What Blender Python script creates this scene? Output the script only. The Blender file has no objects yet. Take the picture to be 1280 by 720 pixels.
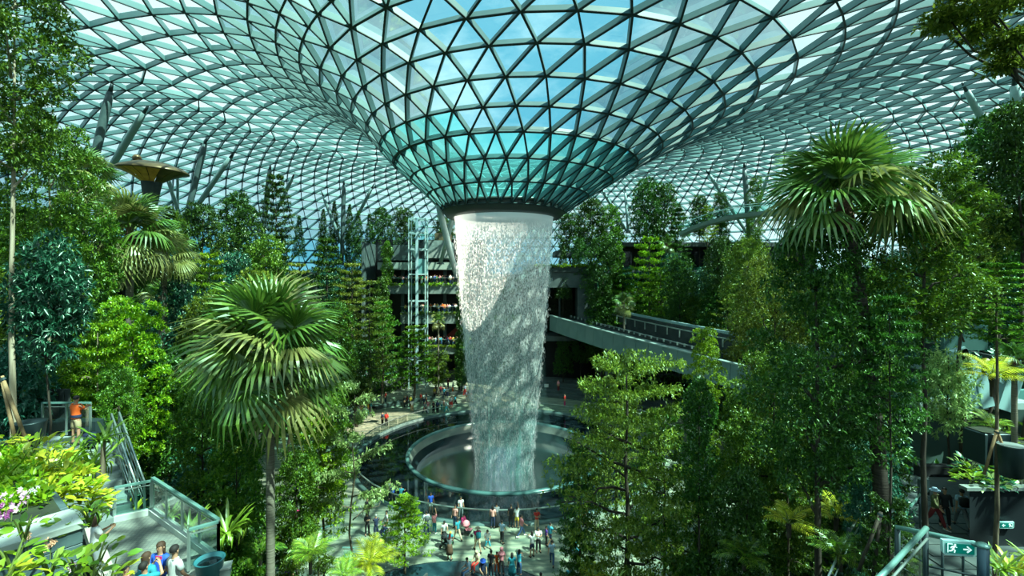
import bpy, bmesh, math, random
import numpy as np
from mathutils import Vector, Matrix

S = bpy.context.scene
COL = S.collection
PI = math.pi
F, HOR, EYE = 580.0, 350.0, 19.0          # focal length in pixels, horizon row, eye height over the plaza

# ------------------------------------------------------------------ camera
cd = bpy.data.cameras.new('camera')
cd.sensor_width = 36.0
cd.lens = 36.0 * F / 1280.0
cd.shift_y = -10.0 / 1280.0
cd.clip_start, cd.clip_end = 0.1, 600.0
cam = bpy.data.objects.new('camera', cd)
cam.location = (0, 0, EYE)
cam.rotation_euler = (PI / 2, 0, 0)
COL.objects.link(cam)
S.camera = cam

# ------------------------------------------------------------------ sky, sun, exposure
W = bpy.data.worlds.new('sky'); S.world = W
W.use_nodes = True
wn, wl = W.node_tree.nodes, W.node_tree.links
wn.clear()
w_out = wn.new('ShaderNodeOutputWorld'); w_bg = wn.new('ShaderNodeBackground')
w_tc = wn.new('ShaderNodeTexCoord'); w_map = wn.new('ShaderNodeMapping')
w_map.inputs['Scale'].default_value = (1.0, 1.0, 2.2)
w_no = wn.new('ShaderNodeTexNoise')
w_no.inputs['Scale'].default_value = 3.4; w_no.inputs['Detail'].default_value = 7.0; w_no.inputs['Roughness'].default_value = 0.58
w_cr = wn.new('ShaderNodeValToRGB')
w_cr.color_ramp.elements[0].position = 0.47; w_cr.color_ramp.elements[0].color = (0.035, 0.39, 0.56, 1)
w_cr.color_ramp.elements[1].position = 0.72; w_cr.color_ramp.elements[1].color = (0.54, 0.84, 0.90, 1)
wl.new(w_tc.outputs['Generated'], w_map.inputs[0]); wl.new(w_map.outputs[0], w_no.inputs['Vector'])
wl.new(w_no.outputs['Fac'], w_cr.inputs['Fac']); wl.new(w_cr.outputs['Color'], w_bg.inputs['Color'])
w_bg.inputs['Strength'].default_value = 1.0
wl.new(w_bg.outputs[0], w_out.inputs['Surface'])

sd = bpy.data.lights.new('sun', 'SUN'); sd.energy = 15.0; sd.angle = 0.01; sd.color = (1.0, 0.93, 0.74)
sun = bpy.data.objects.new('sun', sd)
sun.rotation_euler = Vector((-0.50, 0.30, -0.81)).to_track_quat('-Z', 'Y').to_euler()
COL.objects.link(sun)

S.view_settings.view_transform = 'Standard'
S.view_settings.look = 'None'
S.view_settings.gamma = 1.0
S.view_settings.use_curve_mapping = False
S.view_settings.exposure = 0.42
S.cycles.max_bounces = 7
S.cycles.diffuse_bounces = 3
S.cycles.glossy_bounces = 3
S.cycles.transmission_bounces = 4
S.cycles.transparent_max_bounces = 24
S.cycles.sample_clamp_indirect = 6.0

# ------------------------------------------------------------------ helpers
def at(px, py, d):
    """point seen at photo pixel (px,py) at distance d along the view axis"""
    return Vector(((px - 640) / F * d, d, EYE + (HOR - py) / F * d))

def atz(px, py, z):
    """point seen at photo pixel (px,py) on the level z"""
    return at(px, py, F * (EYE - z) / (py - HOR))

def lk(o, parent=None):
    COL.objects.link(o)
    if parent is not None:
        o.parent = parent
    return o

def tag(o, label=None, cat=None, group=None, kind=None):
    if label: o['label'] = label
    if cat: o['category'] = cat
    if group: o['group'] = group
    if kind: o['kind'] = kind
    return o

def empty(name, loc=(0, 0, 0), rz=0.0, parent=None):
    o = bpy.data.objects.new(name, None)
    o.location = loc; o.rotation_euler = (0, 0, rz); o.empty_display_size = 0.2
    return lk(o, parent)

class MB:
    """collects shapes and links them as one mesh object"""
    def __init__(s):
        s.v = []; s.f = []; s.m = []
    def add(s, verts, faces, mi=0):
        b = len(s.v)
        s.v += [tuple(p) for p in verts]
        s.f += [tuple(i + b for i in f) for f in faces]
        s.m += [mi] * len(faces)
        return s
    def box(s, c, size, rz=0.0, mi=0, mat=None, bev=0.0):
        hx, hy, hz = size[0] / 2, size[1] / 2, size[2] / 2
        if bev:
            b = min(bev, hx * .6, hy * .6, hz * .6)
            P = []
            for z, q in ((-hz, b), (-hz + b, 0), (hz - b, 0), (hz, b)):
                P += [(-hx + q, -hy + q, z), (hx - q, -hy + q, z), (hx - q, hy - q, z), (-hx + q, hy - q, z)]
            Fc = [(3, 2, 1, 0), (12, 13, 14, 15)]
            for k in range(3):
                for i in range(4):
                    j = (i + 1) % 4
                    Fc.append((k * 4 + i, k * 4 + j, k * 4 + 4 + j, k * 4 + 4 + i))
        else:
            P = [(x, y, z) for z in (-hz, hz) for (x, y) in ((-hx, -hy), (hx, -hy), (hx, hy), (-hx, hy))]
            Fc = [(3, 2, 1, 0), (4, 5, 6, 7), (0, 1, 5, 4), (1, 2, 6, 5), (2, 3, 7, 6), (3, 0, 4, 7)]
        M = mat if mat is not None else Matrix.Rotation(rz, 3, 'Z')
        c = Vector(c)
        return s.add([M @ Vector(p) + c for p in P], Fc, mi)
    def bar(s, a, b, w, h, mi=0, up=(0, 0, 1)):
        """box beam from a to b, w wide, h deep (centred)"""
        a, b, up = Vector(a), Vector(b), Vector(up)
        d = (b - a)
        if d.length < 1e-6: return s
        d.normalize()
        x = d.cross(up)
        if x.length < 1e-4: x = d.cross(Vector((0, 1, 0)))
        x.normalize(); u = x.cross(d).normalized()
        P = []
        for p in (a, b):
            P += [p - x * w / 2 - u * h / 2, p + x * w / 2 - u * h / 2, p + x * w / 2 + u * h / 2, p - x * w / 2 + u * h / 2]
        return s.add(P, [(3, 2, 1, 0), (4, 5, 6, 7), (0, 1, 5, 4), (1, 2, 6, 5), (2, 3, 7, 6), (3, 0, 4, 7)], mi)
    def tube(s, pts, rad, n=8, mi=0, cap=True):
        pts = [Vector(p) for p in pts]
        if not hasattr(rad, '__len__'): rad = [rad] * len(pts)
        P = []; Fc = []
        ref = Vector((0, 0, 1))
        for i, p in enumerate(pts):
            d = (pts[min(i + 1, len(pts) - 1)] - pts[max(i - 1, 0)]).normalized()
            x = d.cross(ref)
            if x.length < 0.2: x = d.cross(Vector((0, 1, 0)))
            x.normalize(); y = d.cross(x)
            P += [p + (x * math.cos(2 * PI * k / n) + y * math.sin(2 * PI * k / n)) * rad[i] for k in range(n)]
        for i in range(len(pts) - 1):
            for k in range(n):
                j = (k + 1) % n
                Fc.append((i * n + k, i * n + j, (i + 1) * n + j, (i + 1) * n + k))
        if cap:
            Fc.append(tuple(range(n))[::-1]); Fc.append(tuple((len(pts) - 1) * n + k for k in range(n)))
        return s.add(P, Fc, mi)
    def lathe(s, prof, c=(0, 0, 0), n=64, a0=0.0, a1=2 * PI, mi=0, sx=1.0, sy=1.0):
        full = abs(a1 - a0 - 2 * PI) < 1e-6
        m = n if full else n + 1
        P = []; Fc = []
        for r, z in prof:
            for k in range(m):
                t = a0 + (a1 - a0) * k / n
                P.append((c[0] + sx * r * math.cos(t), c[1] + sy * r * math.sin(t), c[2] + z))
        for i in range(len(prof) - 1):
            for k in range(n):
                j = (k + 1) % m
                Fc.append((i * m + k, i * m + j, (i + 1) * m + j, (i + 1) * m + k))
        return s.add(P, Fc, mi)
    def ball(s, c, r, n=10, mi=0, zs=1.0, ys=1.0):
        P = [(c[0], c[1], c[2] - r * zs)]; Fc = []
        h = n // 2
        for i in range(1, h):
            ph = -PI / 2 + PI * i / h
            for k in range(n):
                t = 2 * PI * k / n
                P.append((c[0] + r * math.cos(ph) * math.cos(t), c[1] + ys * r * math.cos(ph) * math.sin(t), c[2] + r * zs * math.sin(ph)))
        P.append((c[0], c[1], c[2] + r * zs)); L = len(P) - 1
        for k in range(n):
            j = (k + 1) % n
            Fc.append((0, 1 + j, 1 + k)); Fc.append((L, L - n + k, L - n + j))
            for i in range(h - 2):
                Fc.append((1 + i * n + k, 1 + i * n + j, 1 + (i + 1) * n + j, 1 + (i + 1) * n + k))
        return s.add(P, Fc, mi)
    def prism(s, outline, z0, z1, mi=0, M=None):
        n = len(outline)
        P = [Vector((x, y, z0)) for x, y in outline] + [Vector((x, y, z1)) for x, y in outline]
        if M is not None: P = [M @ p for p in P]
        Fc = [tuple(range(n))[::-1], tuple(range(n, 2 * n))] + [(i, (i + 1) % n, n + (i + 1) % n, n + i) for i in range(n)]
        return s.add(P, Fc, mi)
    def mesh(s, name, mats, smooth=False):
        me = bpy.data.meshes.new(name)
        me.from_pydata(s.v, [], s.f)
        for m in (mats if isinstance(mats, (list, tuple)) else [mats]): me.materials.append(m)
        if any(s.m): me.polygons.foreach_set('material_index', s.m)
        if smooth: me.polygons.foreach_set('use_smooth', [True] * len(s.f))
        me.update()
        return me
    def build(s, name, mats, parent=None, smooth=False, loc=None, rz=None):
        o = bpy.data.objects.new(name, s.mesh(name, mats, smooth))
        if loc is not None: o.location = loc
        if rz is not None: o.rotation_euler = (0, 0, rz)
        return lk(o, parent)

def mobj(name, me, parent=None, loc=(0, 0, 0), rot=(0, 0, 0), sc=(1, 1, 1)):
    o = bpy.data.objects.new(name, me)
    o.location = loc; o.rotation_euler = rot; o.scale = sc
    return lk(o, parent)

def copy_tree(o, parent=None):
    c = o.copy(); COL.objects.link(c)
    if parent is not None: c.parent = parent
    for ch in o.children: copy_tree(ch, c)
    return c

def arr_mesh(name, V, T, mats, smooth=False):
    """mesh from numpy arrays of vertices and triangles"""
    me = bpy.data.meshes.new(name)
    V = np.asarray(V, dtype=np.float32); T = np.asarray(T, dtype=np.int32)
    me.vertices.add(len(V)); me.vertices.foreach_set('co', V.ravel())
    me.loops.add(T.size); me.loops.foreach_set('vertex_index', T.ravel())
    me.polygons.add(len(T)); me.polygons.foreach_set('loop_start', np.arange(0, T.size, 3, dtype=np.int32))
    me.update(calc_edges=True)
    for m in (mats if isinstance(mats, (list, tuple)) else [mats]): me.materials.append(m)
    if smooth: me.polygons.foreach_set('use_smooth', np.ones(len(T), dtype=bool))
    return me

# ------------------------------------------------------------------ materials
MATS = {}
def mat(name, col, rough=0.6, metal=0.0, col2=None, scale=6.0, bump=0.0, spec=0.5, stretch=None, detail=4.0, emit=None):
    if name in MATS: return MATS[name]
    m = bpy.data.materials.new(name); m.use_nodes = True
    nt = m.node_tree; b = nt.nodes['Principled BSDF']
    b.inputs['Base Color'].default_value = (*col, 1); b.inputs['Roughness'].default_value = rough
    b.inputs['Metallic'].default_value = metal; b.inputs['Specular IOR Level'].default_value = spec
    if col2 is not None or bump:
        tc = nt.nodes.new('ShaderNodeTexCoord'); no = nt.nodes.new('ShaderNodeTexNoise')
        no.inputs['Scale'].default_value = scale; no.inputs['Detail'].default_value = detail
        src = tc.outputs['Object']
        if stretch:
            mp = nt.nodes.new('ShaderNodeMapping'); mp.inputs['Scale'].default_value = stretch
            nt.links.new(src, mp.inputs[0]); src = mp.outputs[0]
        nt.links.new(src, no.inputs['Vector'])
        if col2 is not None:
            cr = nt.nodes.new('ShaderNodeValToRGB')
            cr.color_ramp.elements[0].position = 0.38; cr.color_ramp.elements[0].color = (*col, 1)
            cr.color_ramp.elements[1].position = 0.64; cr.color_ramp.elements[1].color = (*col2, 1)
            nt.links.new(no.outputs['Fac'], cr.inputs['Fac']); nt.links.new(cr.outputs['Color'], b.inputs['Base Color'])
        if bump:
            bp = nt.nodes.new('ShaderNodeBump'); bp.inputs['Strength'].default_value = bump; bp.inputs['Distance'].default_value = 0.05
            nt.links.new(no.outputs['Fac'], bp.inputs['Height']); nt.links.new(bp.outputs[0], b.inputs['Normal'])
    if emit:
        b.inputs['Emission Color'].default_value = (*emit[:3], 1); b.inputs['Emission Strength'].default_value = emit[3]
    MATS[name] = m
    return m

def leaf_mat(name, c1, c2, trans=0.38, gloss=0.045, hue=0.03):
    """leaf: diffuse + translucent + a waxy coat; tint varies from leaf to leaf and tree to tree"""
    m = bpy.data.materials.new(name); m.use_nodes = True
    nt = m.node_tree; n = nt.nodes; l = nt.links; n.clear()
    out = n.new('ShaderNodeOutputMaterial')
    geo = n.new('ShaderNodeNewGeometry'); oi = n.new('ShaderNodeObjectInfo')
    cr = n.new('ShaderNodeValToRGB')
    cr.color_ramp.elements[0].position = 0.1; cr.color_ramp.elements[0].color = (*c1, 1)
    cr.color_ramp.elements[1].position = 0.95; cr.color_ramp.elements[1].color = (*c2, 1)
    l.new(geo.outputs['Random Per Island'], cr.inputs['Fac'])
    hs = n.new('ShaderNodeHueSaturation')
    ma = n.new('ShaderNodeMath'); ma.operation = 'MULTIPLY_ADD'; ma.inputs[1].default_value = hue; ma.inputs[2].default_value = 0.5 - hue / 2
    mv = n.new('ShaderNodeMath'); mv.operation = 'MULTIPLY_ADD'; mv.inputs[1].default_value = 0.5; mv.inputs[2].default_value = 0.75
    l.new(oi.outputs['Random'], ma.inputs[0]); l.new(oi.outputs['Random'], mv.inputs[0])
    l.new(ma.outputs[0], hs.inputs['Hue']); l.new(mv.outputs[0], hs.inputs['Value']); l.new(cr.outputs['Color'], hs.inputs['Color'])
    df = n.new('ShaderNodeBsdfDiffuse'); tr = n.new('ShaderNodeBsdfTranslucent'); gl = n.new('ShaderNodeBsdfGlossy')
    gl.inputs['Roughness'].default_value = 0.38; gl.inputs['Color'].default_value = (0.8, 1.0, 0.85, 1)
    m1 = n.new('ShaderNodeMixShader'); m1.inputs[0].default_value = trans
    m2 = n.new('ShaderNodeMixShader'); m2.inputs[0].default_value = gloss
    l.new(hs.outputs[0], df.inputs[0]); l.new(hs.outputs[0], tr.inputs[0])
    l.new(df.outputs[0], m1.inputs[1]); l.new(tr.outputs[0], m1.inputs[2])
    l.new(m1.outputs[0], m2.inputs[1]); l.new(gl.outputs[0], m2.inputs[2]); l.new(m2.outputs[0], out.inputs[0])
    MATS[name] = m
    return m

def glass_mat(name, tint, refl=0.08, milk=0.0, rough=0.05, milk_col=(0.8, 0.92, 0.95)):
    """thin pane: tinted see-through, a mirror coat stronger at grazing angles, some white frit"""
    m = bpy.data.materials.new(name); m.use_nodes = True
    nt = m.node_tree; n = nt.nodes; l = nt.links; n.clear()
    out = n.new('ShaderNodeOutputMaterial')
    tp = n.new('ShaderNodeBsdfTransparent'); tp.inputs[0].default_value = (*tint, 1)
    gl = n.new('ShaderNodeBsdfGlossy'); gl.inputs['Roughness'].default_value = rough
    fr = n.new('ShaderNodeFresnel'); fr.inputs['IOR'].default_value = 1.45
    mx = n.new('ShaderNodeMixShader')
    ml = n.new('ShaderNodeMath'); ml.operation = 'MULTIPLY'; ml.inputs[1].default_value = refl / 0.08
    l.new(fr.outputs[0], ml.inputs[0]); ml.use_clamp = True
    l.new(ml.outputs[0], mx.inputs[0]); l.new(tp.outputs[0], mx.inputs[1]); l.new(gl.outputs[0], mx.inputs[2])
    last = mx
    if milk:   # white ceramic frit that lets daylight glow through
        df = n.new('ShaderNodeBsdfDiffuse'); df.inputs[0].default_value = (*milk_col, 1)
        tl = n.new('ShaderNodeBsdfTranslucent'); tl.inputs[0].default_value = (*milk_col, 1)
        ms = n.new('ShaderNodeMixShader'); ms.inputs[0].default_value = 0.88
        l.new(df.outputs[0], ms.inputs[1]); l.new(tl.outputs[0], ms.inputs[2])
        m2 = n.new('ShaderNodeMixShader'); m2.inputs[0].default_value = milk
        l.new(mx.outputs[0], m2.inputs[1]); l.new(ms.outputs[0], m2.inputs[2]); last = m2
    l.new(last.outputs[0], out.inputs[0])
    MATS[name] = m
    return m

M_steel = mat('teal_steel', (0.11, 0.22, 0.23), 0.5, 0.1, (0.14, 0.26, 0.265), 0.6)
M_flange = mat('dark_flange', (0.018, 0.040, 0.045), 0.5, 0.1)
M_steel_dk = mat('dark_steel', (0.035, 0.06, 0.065), 0.4, 0.3)
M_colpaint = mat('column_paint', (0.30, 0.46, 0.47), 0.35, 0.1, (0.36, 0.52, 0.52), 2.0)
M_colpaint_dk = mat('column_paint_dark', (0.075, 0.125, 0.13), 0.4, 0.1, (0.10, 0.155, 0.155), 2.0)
M_conc = mat('concrete', (0.16, 0.20, 0.19), 0.75, 0, (0.24, 0.29, 0.27), 1.4, 0.15)
M_conc_dk = mat('dark_concrete', (0.030, 0.042, 0.042), 0.8, 0, (0.055, 0.070, 0.066), 0.9, 0.15)
M_conc_lt = mat('pale_concrete', (0.42, 0.48, 0.44), 0.7, 0, (0.54, 0.58, 0.52), 3.0, 0.1)
M_soil = mat('soil', (0.016, 0.022, 0.012), 0.95, 0, (0.03, 0.045, 0.018), 2.5, 0.3)
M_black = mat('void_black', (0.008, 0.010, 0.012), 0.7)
M_rail = mat('handrail_steel', (0.38, 0.48, 0.45), 0.28, 0.6)
M_glass = glass_mat('railing_glass', (0.80, 0.92, 0.90), 0.04)
M_roofglass = glass_mat('roof_glass', (0.72, 0.95, 0.97), 0.045, 0.05)
M_wetglass = glass_mat('wet_roof_glass', (0.42, 0.84, 0.84), 0.045, 0.22, 0.05, (0.10, 0.50, 0.50))
M_frit = glass_mat('fritted_roof_glass', (0.50, 0.80, 0.84), 0.03, 0.20)
M_bark = mat('bark', (0.10, 0.075, 0.048), 0.9, 0, (0.21, 0.17, 0.11), 9.0, 0.5, stretch=(1, 1, 0.25))
M_bark_dk = mat('dark_bark', (0.028, 0.022, 0.016), 0.9, 0, (0.065, 0.052, 0.036), 9.0, 0.5, stretch=(1, 1, 0.25))
M_bark_pale = mat('pale_bark', (0.30, 0.24, 0.16), 0.85, 0, (0.46, 0.39, 0.28), 7.0, 0.4, stretch=(1, 1, 0.3))
M_wood = mat('stake_wood', (0.28, 0.17, 0.08), 0.8, 0, (0.36, 0.24, 0.12), 8.0)
# ------------------------------------------------------------------ the glass roof (a funnel that flares into a wide dome)
AX, AY = -0.9, 52.0                     # axis of the oculus
RINGS = [  # radius, height over the eye, sideways drift of the ring's centre
    (6.5, 7.9, 0.0), (8.6, 9.6, .5), (10.8, 11.2, .9), (13.0, 12.8, 1.3), (14.9, 14.25, 1.9), (17.0, 15.7, 2.7), (19.2, 17.1, 3.5),
    (21.3, 18.2, 4.3), (23.6, 19.2, 5.1), (26.1, 20.1, 6.0), (28.7, 20.9, 6.8), (31.4, 21.5, 7.5), (34.2, 21.95, 8.1), (37.1, 22.25, 8.6),
    (40.1, 22.4, 8.9), (43.2, 22.4, 9.0), (46.2, 22.3, 9.0), (48.8, 22.1, 9.0), (51.4, 21.75, 9.0), (54.0, 21.3, 9.0), (56.6, 20.7, 9.0),
    (59.2, 20.0, 9.0), (61.8, 19.1, 9.0), (64.4, 18.05, 9.0), (67.0, 16.8, 9.0), (69.5, 15.35, 9.0), (72.0, 13.65, 9.0), (74.3, 11.7, 9.0),
    (76.5, 9.5, 9.0), (78.5, 7.0, 9.0), (80.3, 4.2, 9.0), (81.8, 1.2, 9.0), (83.0, -2.0, 9.0), (83.9, -5.4, 9.0), (84.4, -9, 9.0)]
def ring_n(r): return 36 if r < 25 else (72 if r < 47 else 144)
def roof_z(x, y):
    """height of the roof over a ground point"""
    best = None
    for (r0, z0, c0), (r1, z1, c1) in zip(RINGS, RINGS[1:]):
        # solve along the radial blend
        d0 = math.hypot(x - AX - c0, y - AY) - r0
        d1 = math.hypot(x - AX - c1, y - AY) - r1
        if d0 >= 0 and d1 < 0:
            t = d0 / (d0 - d1)
            best = z0 + (z1 - z0) * t
    return EYE + best if best is not None else None

roof_nodes = []; ring_start = []; ring_ang = []
for i, (r, z, c) in enumerate(RINGS):
    N = ring_n(r); ring_start.append(len(roof_nodes)); angs = []
    off = {36: 0.5 * (i % 2), 72: 0.5 * ((i) % 2) + 0.5, 144: 0.5 * (i % 2)}[N]
    for j in range(N):
        a = 2 * PI * (j + off) / N + 0.13 - PI / 2
        angs.append(2 * PI * (j + off) / N)
        roof_nodes.append(Vector((AX + c + r * math.cos(a), AY + r * math.sin(a), EYE + z)))
    ring_ang.append(angs)
roof_tris = []
for i in range(len(RINGS) - 1):
    A, B = ring_ang[i], ring_ang[i + 1]; na, nb = len(A), len(B); sa, sb = ring_start[i], ring_start[i + 1]
    ia = ib = 0
    # zip the two rings together, always taking the shorter diagonal
    while ia < na or ib < nb:
        pa, pb = roof_nodes[sa + ia % na], roof_nodes[sb + ib % nb]
        pa2, pb2 = roof_nodes[sa + (ia + 1) % na], roof_nodes[sb + (ib + 1) % nb]
        if ib >= nb or (ia < na and (pa2 - pb).length <= (pb2 - pa).length):
            roof_tris.append((sa + ia % na, sb + ib % nb, sa + (ia + 1) % na)); ia += 1
        else:
            roof_tris.append((sa + ia % na, sb + ib % nb, sb + (ib + 1) % nb)); ib += 1
nrm = [Vector() for _ in roof_nodes]
for t in roof_tris:
    a, b, c = (roof_nodes[k] for k in t)
    n = (b - a).cross(c - a)
    if n.z < 0: n = -n
    for k in t: nrm[k] += n
nrm = [n.normalized() for n in nrm]
roof_edges = sorted({tuple(sorted((t[i], t[(i + 1) % 3]))) for t in roof_tris for i in range(3)})

def pix(p):
    if p[1] < 1.0: return None
    return (640 + p[0] / p[1] * F, HOR - (p[2] - EYE) / p[1] * F)
def in_view(p, m=30):
    q = pix(p)
    return q is not None and -m < q[0] < 1280 + m and -m < q[1] < 720 + m

roof = empty('ceiling', (AX, AY, EYE + 7.9)); tag(roof, kind='structure')
def local(p): return Vector(p) - Vector((AX, AY, EYE + 7.9))
# steel lattice: deep fins under the glass
def beam_size(e):
    r = max(math.hypot(p.x - AX, p.y - AY) for p in (roof_nodes[e[0]], roof_nodes[e[1]]))
    return (0.12, 0.55) if r < 26 else (0.10, 0.50)
def add_beam(mb, e):
    a, b = roof_nodes[e[0]], roof_nodes[e[1]]
    n = (nrm[e[0]] + nrm[e[1]]).normalized(); w, h = beam_size(e)
    a, b = local(a), local(b)
    mb.bar(a - n * (h / 2 - .02), b - n * (h / 2 - .02), w, h, 0, n)
    mb.bar(a - n * (h + .01), b - n * (h + .01), w * 1.35, .06, 1, n)
def px_len(e):
    a, b = roof_nodes[e[0]], roof_nodes[e[1]]
    if not (in_view(a, 60) and in_view(b, 60)): return 0
    pa, pb = pix(a), pix(b)
    return math.hypot(pa[0] - pb[0], pa[1] - pb[1])
order = sorted(roof_edges, key=px_len, reverse=True)
near_e = order[:300]; far_e = order[300:]
for e in near_e:
    mb = MB(); add_beam(mb, e); mb.build('strut', [M_steel, M_flange], roof)
mb = MB()
for e in far_e: add_beam(mb, e)
o = mb.build('lattice', [M_steel, M_flange], roof); tag(o, kind='stuff')
# glass
def tri_area(t):
    q = [roof_nodes[k] for k in t]
    if not all(in_view(p, 60) for p in q): return 0
    q = [pix(p) for p in q]
    return abs((q[1][0] - q[0][0]) * (q[2][1] - q[0][1]) - (q[2][0] - q[0][0]) * (q[1][1] - q[0][1])) / 2
torder = sorted(roof_tris, key=tri_area, reverse=True)
for t in torder[:300]:
    r_ = min(math.hypot(roof_nodes[k].x - AX, roof_nodes[k].y - AY) for k in t)
    MB().add([local(roof_nodes[k]) + nrm[k] * .03 for k in t], [(0, 1, 2)]).build('pane', M_wetglass if r_ < 12.5 else (M_roofglass if r_ < 25 else M_frit), roof)
mb = MB()
for t in torder[300:]:
    r_ = min(math.hypot(roof_nodes[k].x - AX, roof_nodes[k].y - AY) for k in t)
    mb.add([local(roof_nodes[k]) + nrm[k] * .03 for k in t], [(0, 1, 2)], 2 if r_ < 12.5 else (0 if r_ < 25 else 1))
o = mb.build('glazing', [M_roofglass, M_frit, M_wetglass], roof); tag(o, kind='stuff')
# gutter ring above the funnel's mouth and the dark collar of the oculus
r3, z3, c3 = RINGS[3]
mb = MB(); mb.lathe([(r3 - .32, -.1), (r3 + .1, -.45), (r3 + .22, -.2), (r3 + .1, .1), (r3 - .32, -.1)], local((AX + c3, AY, EYE + z3)), 72)
mb.build('ring_gutter', M_steel, roof)
mb = MB(); mb.lathe([(6.75, 0.12), (6.85, -.1), (6.80, -.45), (6.35, -.95), (5.75, -1.12), (5.55, -1.0), (5.5, -.5), (5.6, .12), (6.75, .12)], (0, 0, 0), 96)
mb.build('oculus_collar', mat('collar_grey', (0.045, 0.06, 0.058), 0.45), roof, True)
mb = MB(); mb.lathe([(6.9, .30), (7.05, .16), (6.9, .05), (6.75, .16), (6.9, .30)], (0, 0, 0), 96)
mb.build('collar_edge', M_rail, roof, True)

# ------------------------------------------------------------------ raking roof columns
def hit_roof(px, py):
    p0 = None
    for k in range(60, 1400):
        d = k * 0.1
        p = at(px, py, d); z = roof_z(p.x, p.y)
        if z is not None and p.z >= z - .25: return p
    return at(px, py, 100)
def column(top, bot, dd, rad, label, group=None, zmin=None):
    t = hit_roof(*top)
    b = at(bot[0], bot[1], t.y + dd)
    d = (b - t).normalized()
    b2 = b + d * 5.0
    o = empty('roof_column', b2)
    tag(o, label, 'column', group)
    L = lambda p: Vector(p) - b2
    mb = MB(); mb.tube([L(t + d * .9), L(t + d * 2.5), L((t + b2) / 2), L(b2)], [rad * .75, rad, rad, rad * .85], 14)
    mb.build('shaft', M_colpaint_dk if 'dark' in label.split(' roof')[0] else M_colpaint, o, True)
    mb = MB(); mb.tube([L(t - d * .3), L(t + d * .95)], [rad * .3, rad * .55], 10); mb.build('pin_head', M_steel_dk, o, True)
    mb = MB(); mb.box(L(b2), (rad * 3, rad * 3, .2)); mb.build('base_plate', M_steel_dk, o)
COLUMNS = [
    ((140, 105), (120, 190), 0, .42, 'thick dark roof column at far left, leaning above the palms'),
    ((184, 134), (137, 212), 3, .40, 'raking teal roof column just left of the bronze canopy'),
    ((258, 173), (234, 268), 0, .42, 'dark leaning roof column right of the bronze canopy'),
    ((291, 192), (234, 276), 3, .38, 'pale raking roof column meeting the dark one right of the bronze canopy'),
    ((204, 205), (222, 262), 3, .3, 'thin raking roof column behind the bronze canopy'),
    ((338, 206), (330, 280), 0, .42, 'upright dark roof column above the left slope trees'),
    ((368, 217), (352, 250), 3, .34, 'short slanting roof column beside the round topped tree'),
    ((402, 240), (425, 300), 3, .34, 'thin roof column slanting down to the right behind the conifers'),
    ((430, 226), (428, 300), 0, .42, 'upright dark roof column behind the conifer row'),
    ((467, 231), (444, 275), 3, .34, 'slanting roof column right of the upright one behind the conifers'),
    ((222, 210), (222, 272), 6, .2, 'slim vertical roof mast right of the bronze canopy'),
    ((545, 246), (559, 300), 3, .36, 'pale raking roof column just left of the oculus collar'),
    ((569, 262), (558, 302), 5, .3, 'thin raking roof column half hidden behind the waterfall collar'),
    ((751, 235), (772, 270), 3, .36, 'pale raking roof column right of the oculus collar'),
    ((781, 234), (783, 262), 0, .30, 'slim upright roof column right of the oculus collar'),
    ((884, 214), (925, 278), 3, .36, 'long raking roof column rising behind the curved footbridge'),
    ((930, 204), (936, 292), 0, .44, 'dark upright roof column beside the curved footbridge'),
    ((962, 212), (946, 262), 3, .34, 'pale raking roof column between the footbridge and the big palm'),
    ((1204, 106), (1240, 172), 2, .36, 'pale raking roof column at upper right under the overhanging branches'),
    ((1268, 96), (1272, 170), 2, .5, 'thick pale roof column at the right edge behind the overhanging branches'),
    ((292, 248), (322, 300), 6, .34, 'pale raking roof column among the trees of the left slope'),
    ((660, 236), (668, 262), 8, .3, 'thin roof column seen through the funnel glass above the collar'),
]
for c in COLUMNS[:-1]: column(*c)

# ------------------------------------------------------------------ ground: plaza and rising terraces
PX, PY, SA, SB = -1.0, 55.0, 24.0, 32.0
def sval(x, y): return math.hypot((x - PX) / SA, (y - PY) / SB)
LEVELS = [(1.0, 0.0), (1.13, 1.5), (1.24, 4.2), (1.36, 7.0), (1.50, 9.8), (1.66, 13.0), (1.86, 16.0), (2.1, 18.6), (2.45, 20.5)]
def ground_z(x, y):
    s = sval(x, y); z = 0.0
    for s0, zz in LEVELS:
        if s >= s0: z = zz
    return z
floor_m = mat('plaza_stone', (0.115, 0.165, 0.125), 0.45, 0, (0.36, 0.385, 0.27), 1.6, 0.05, stretch=(0.35, 1.6, 1), detail=6)
# plaza slab between the moat edge and the first terrace
def slab_ring():
    P = []; Fc = []; n = 128
    for k in range(n):
        t = 2 * PI * k / n
        a = (AX + 16.1 * math.cos(t), AY + 16.1 * math.sin(t), 0)
        b = (PX + 1.135 * SA * math.cos(t), PY + 1.135 * SB * math.sin(t), 0)
        for q in range(5): P.append(tuple(a[i] + (b[i] - a[i]) * q / 4 for i in range(3)))
    for k in range(n):
        j = (k + 1) % n
        for q in range(4): Fc.append((k * 5 + q, j * 5 + q, j * 5 + q + 1, k * 5 + q + 1)[::-1])
    return P, Fc
mb = MB(); mb.add(*slab_ring())
floor = mb.build('floor', floor_m); tag(floor, kind='structure')
for i, (s0, z0) in enumerate(LEVELS[1:], 1):
    s1 = LEVELS[i + 1][0] if i + 1 < len(LEVELS) else 3.6
    zb = LEVELS[i - 1][1]
    mb = MB(); mb.lathe([(s0, zb - .4), (s0, z0 + .35), (s0 + .012, z0 + .35), (s0 + .012, z0)], (PX, PY, 0), 96, mi=1, sx=SA, sy=SB)
    mb.lathe([(s0 + .012, z0), ((s0 + s1) / 2, z0), (s1 + .01, z0)], (PX, PY, 0), 96, mi=0, sx=SA, sy=SB)
    tag(mb.build('ground', [M_soil, M_conc_dk]), kind='structure')

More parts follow.
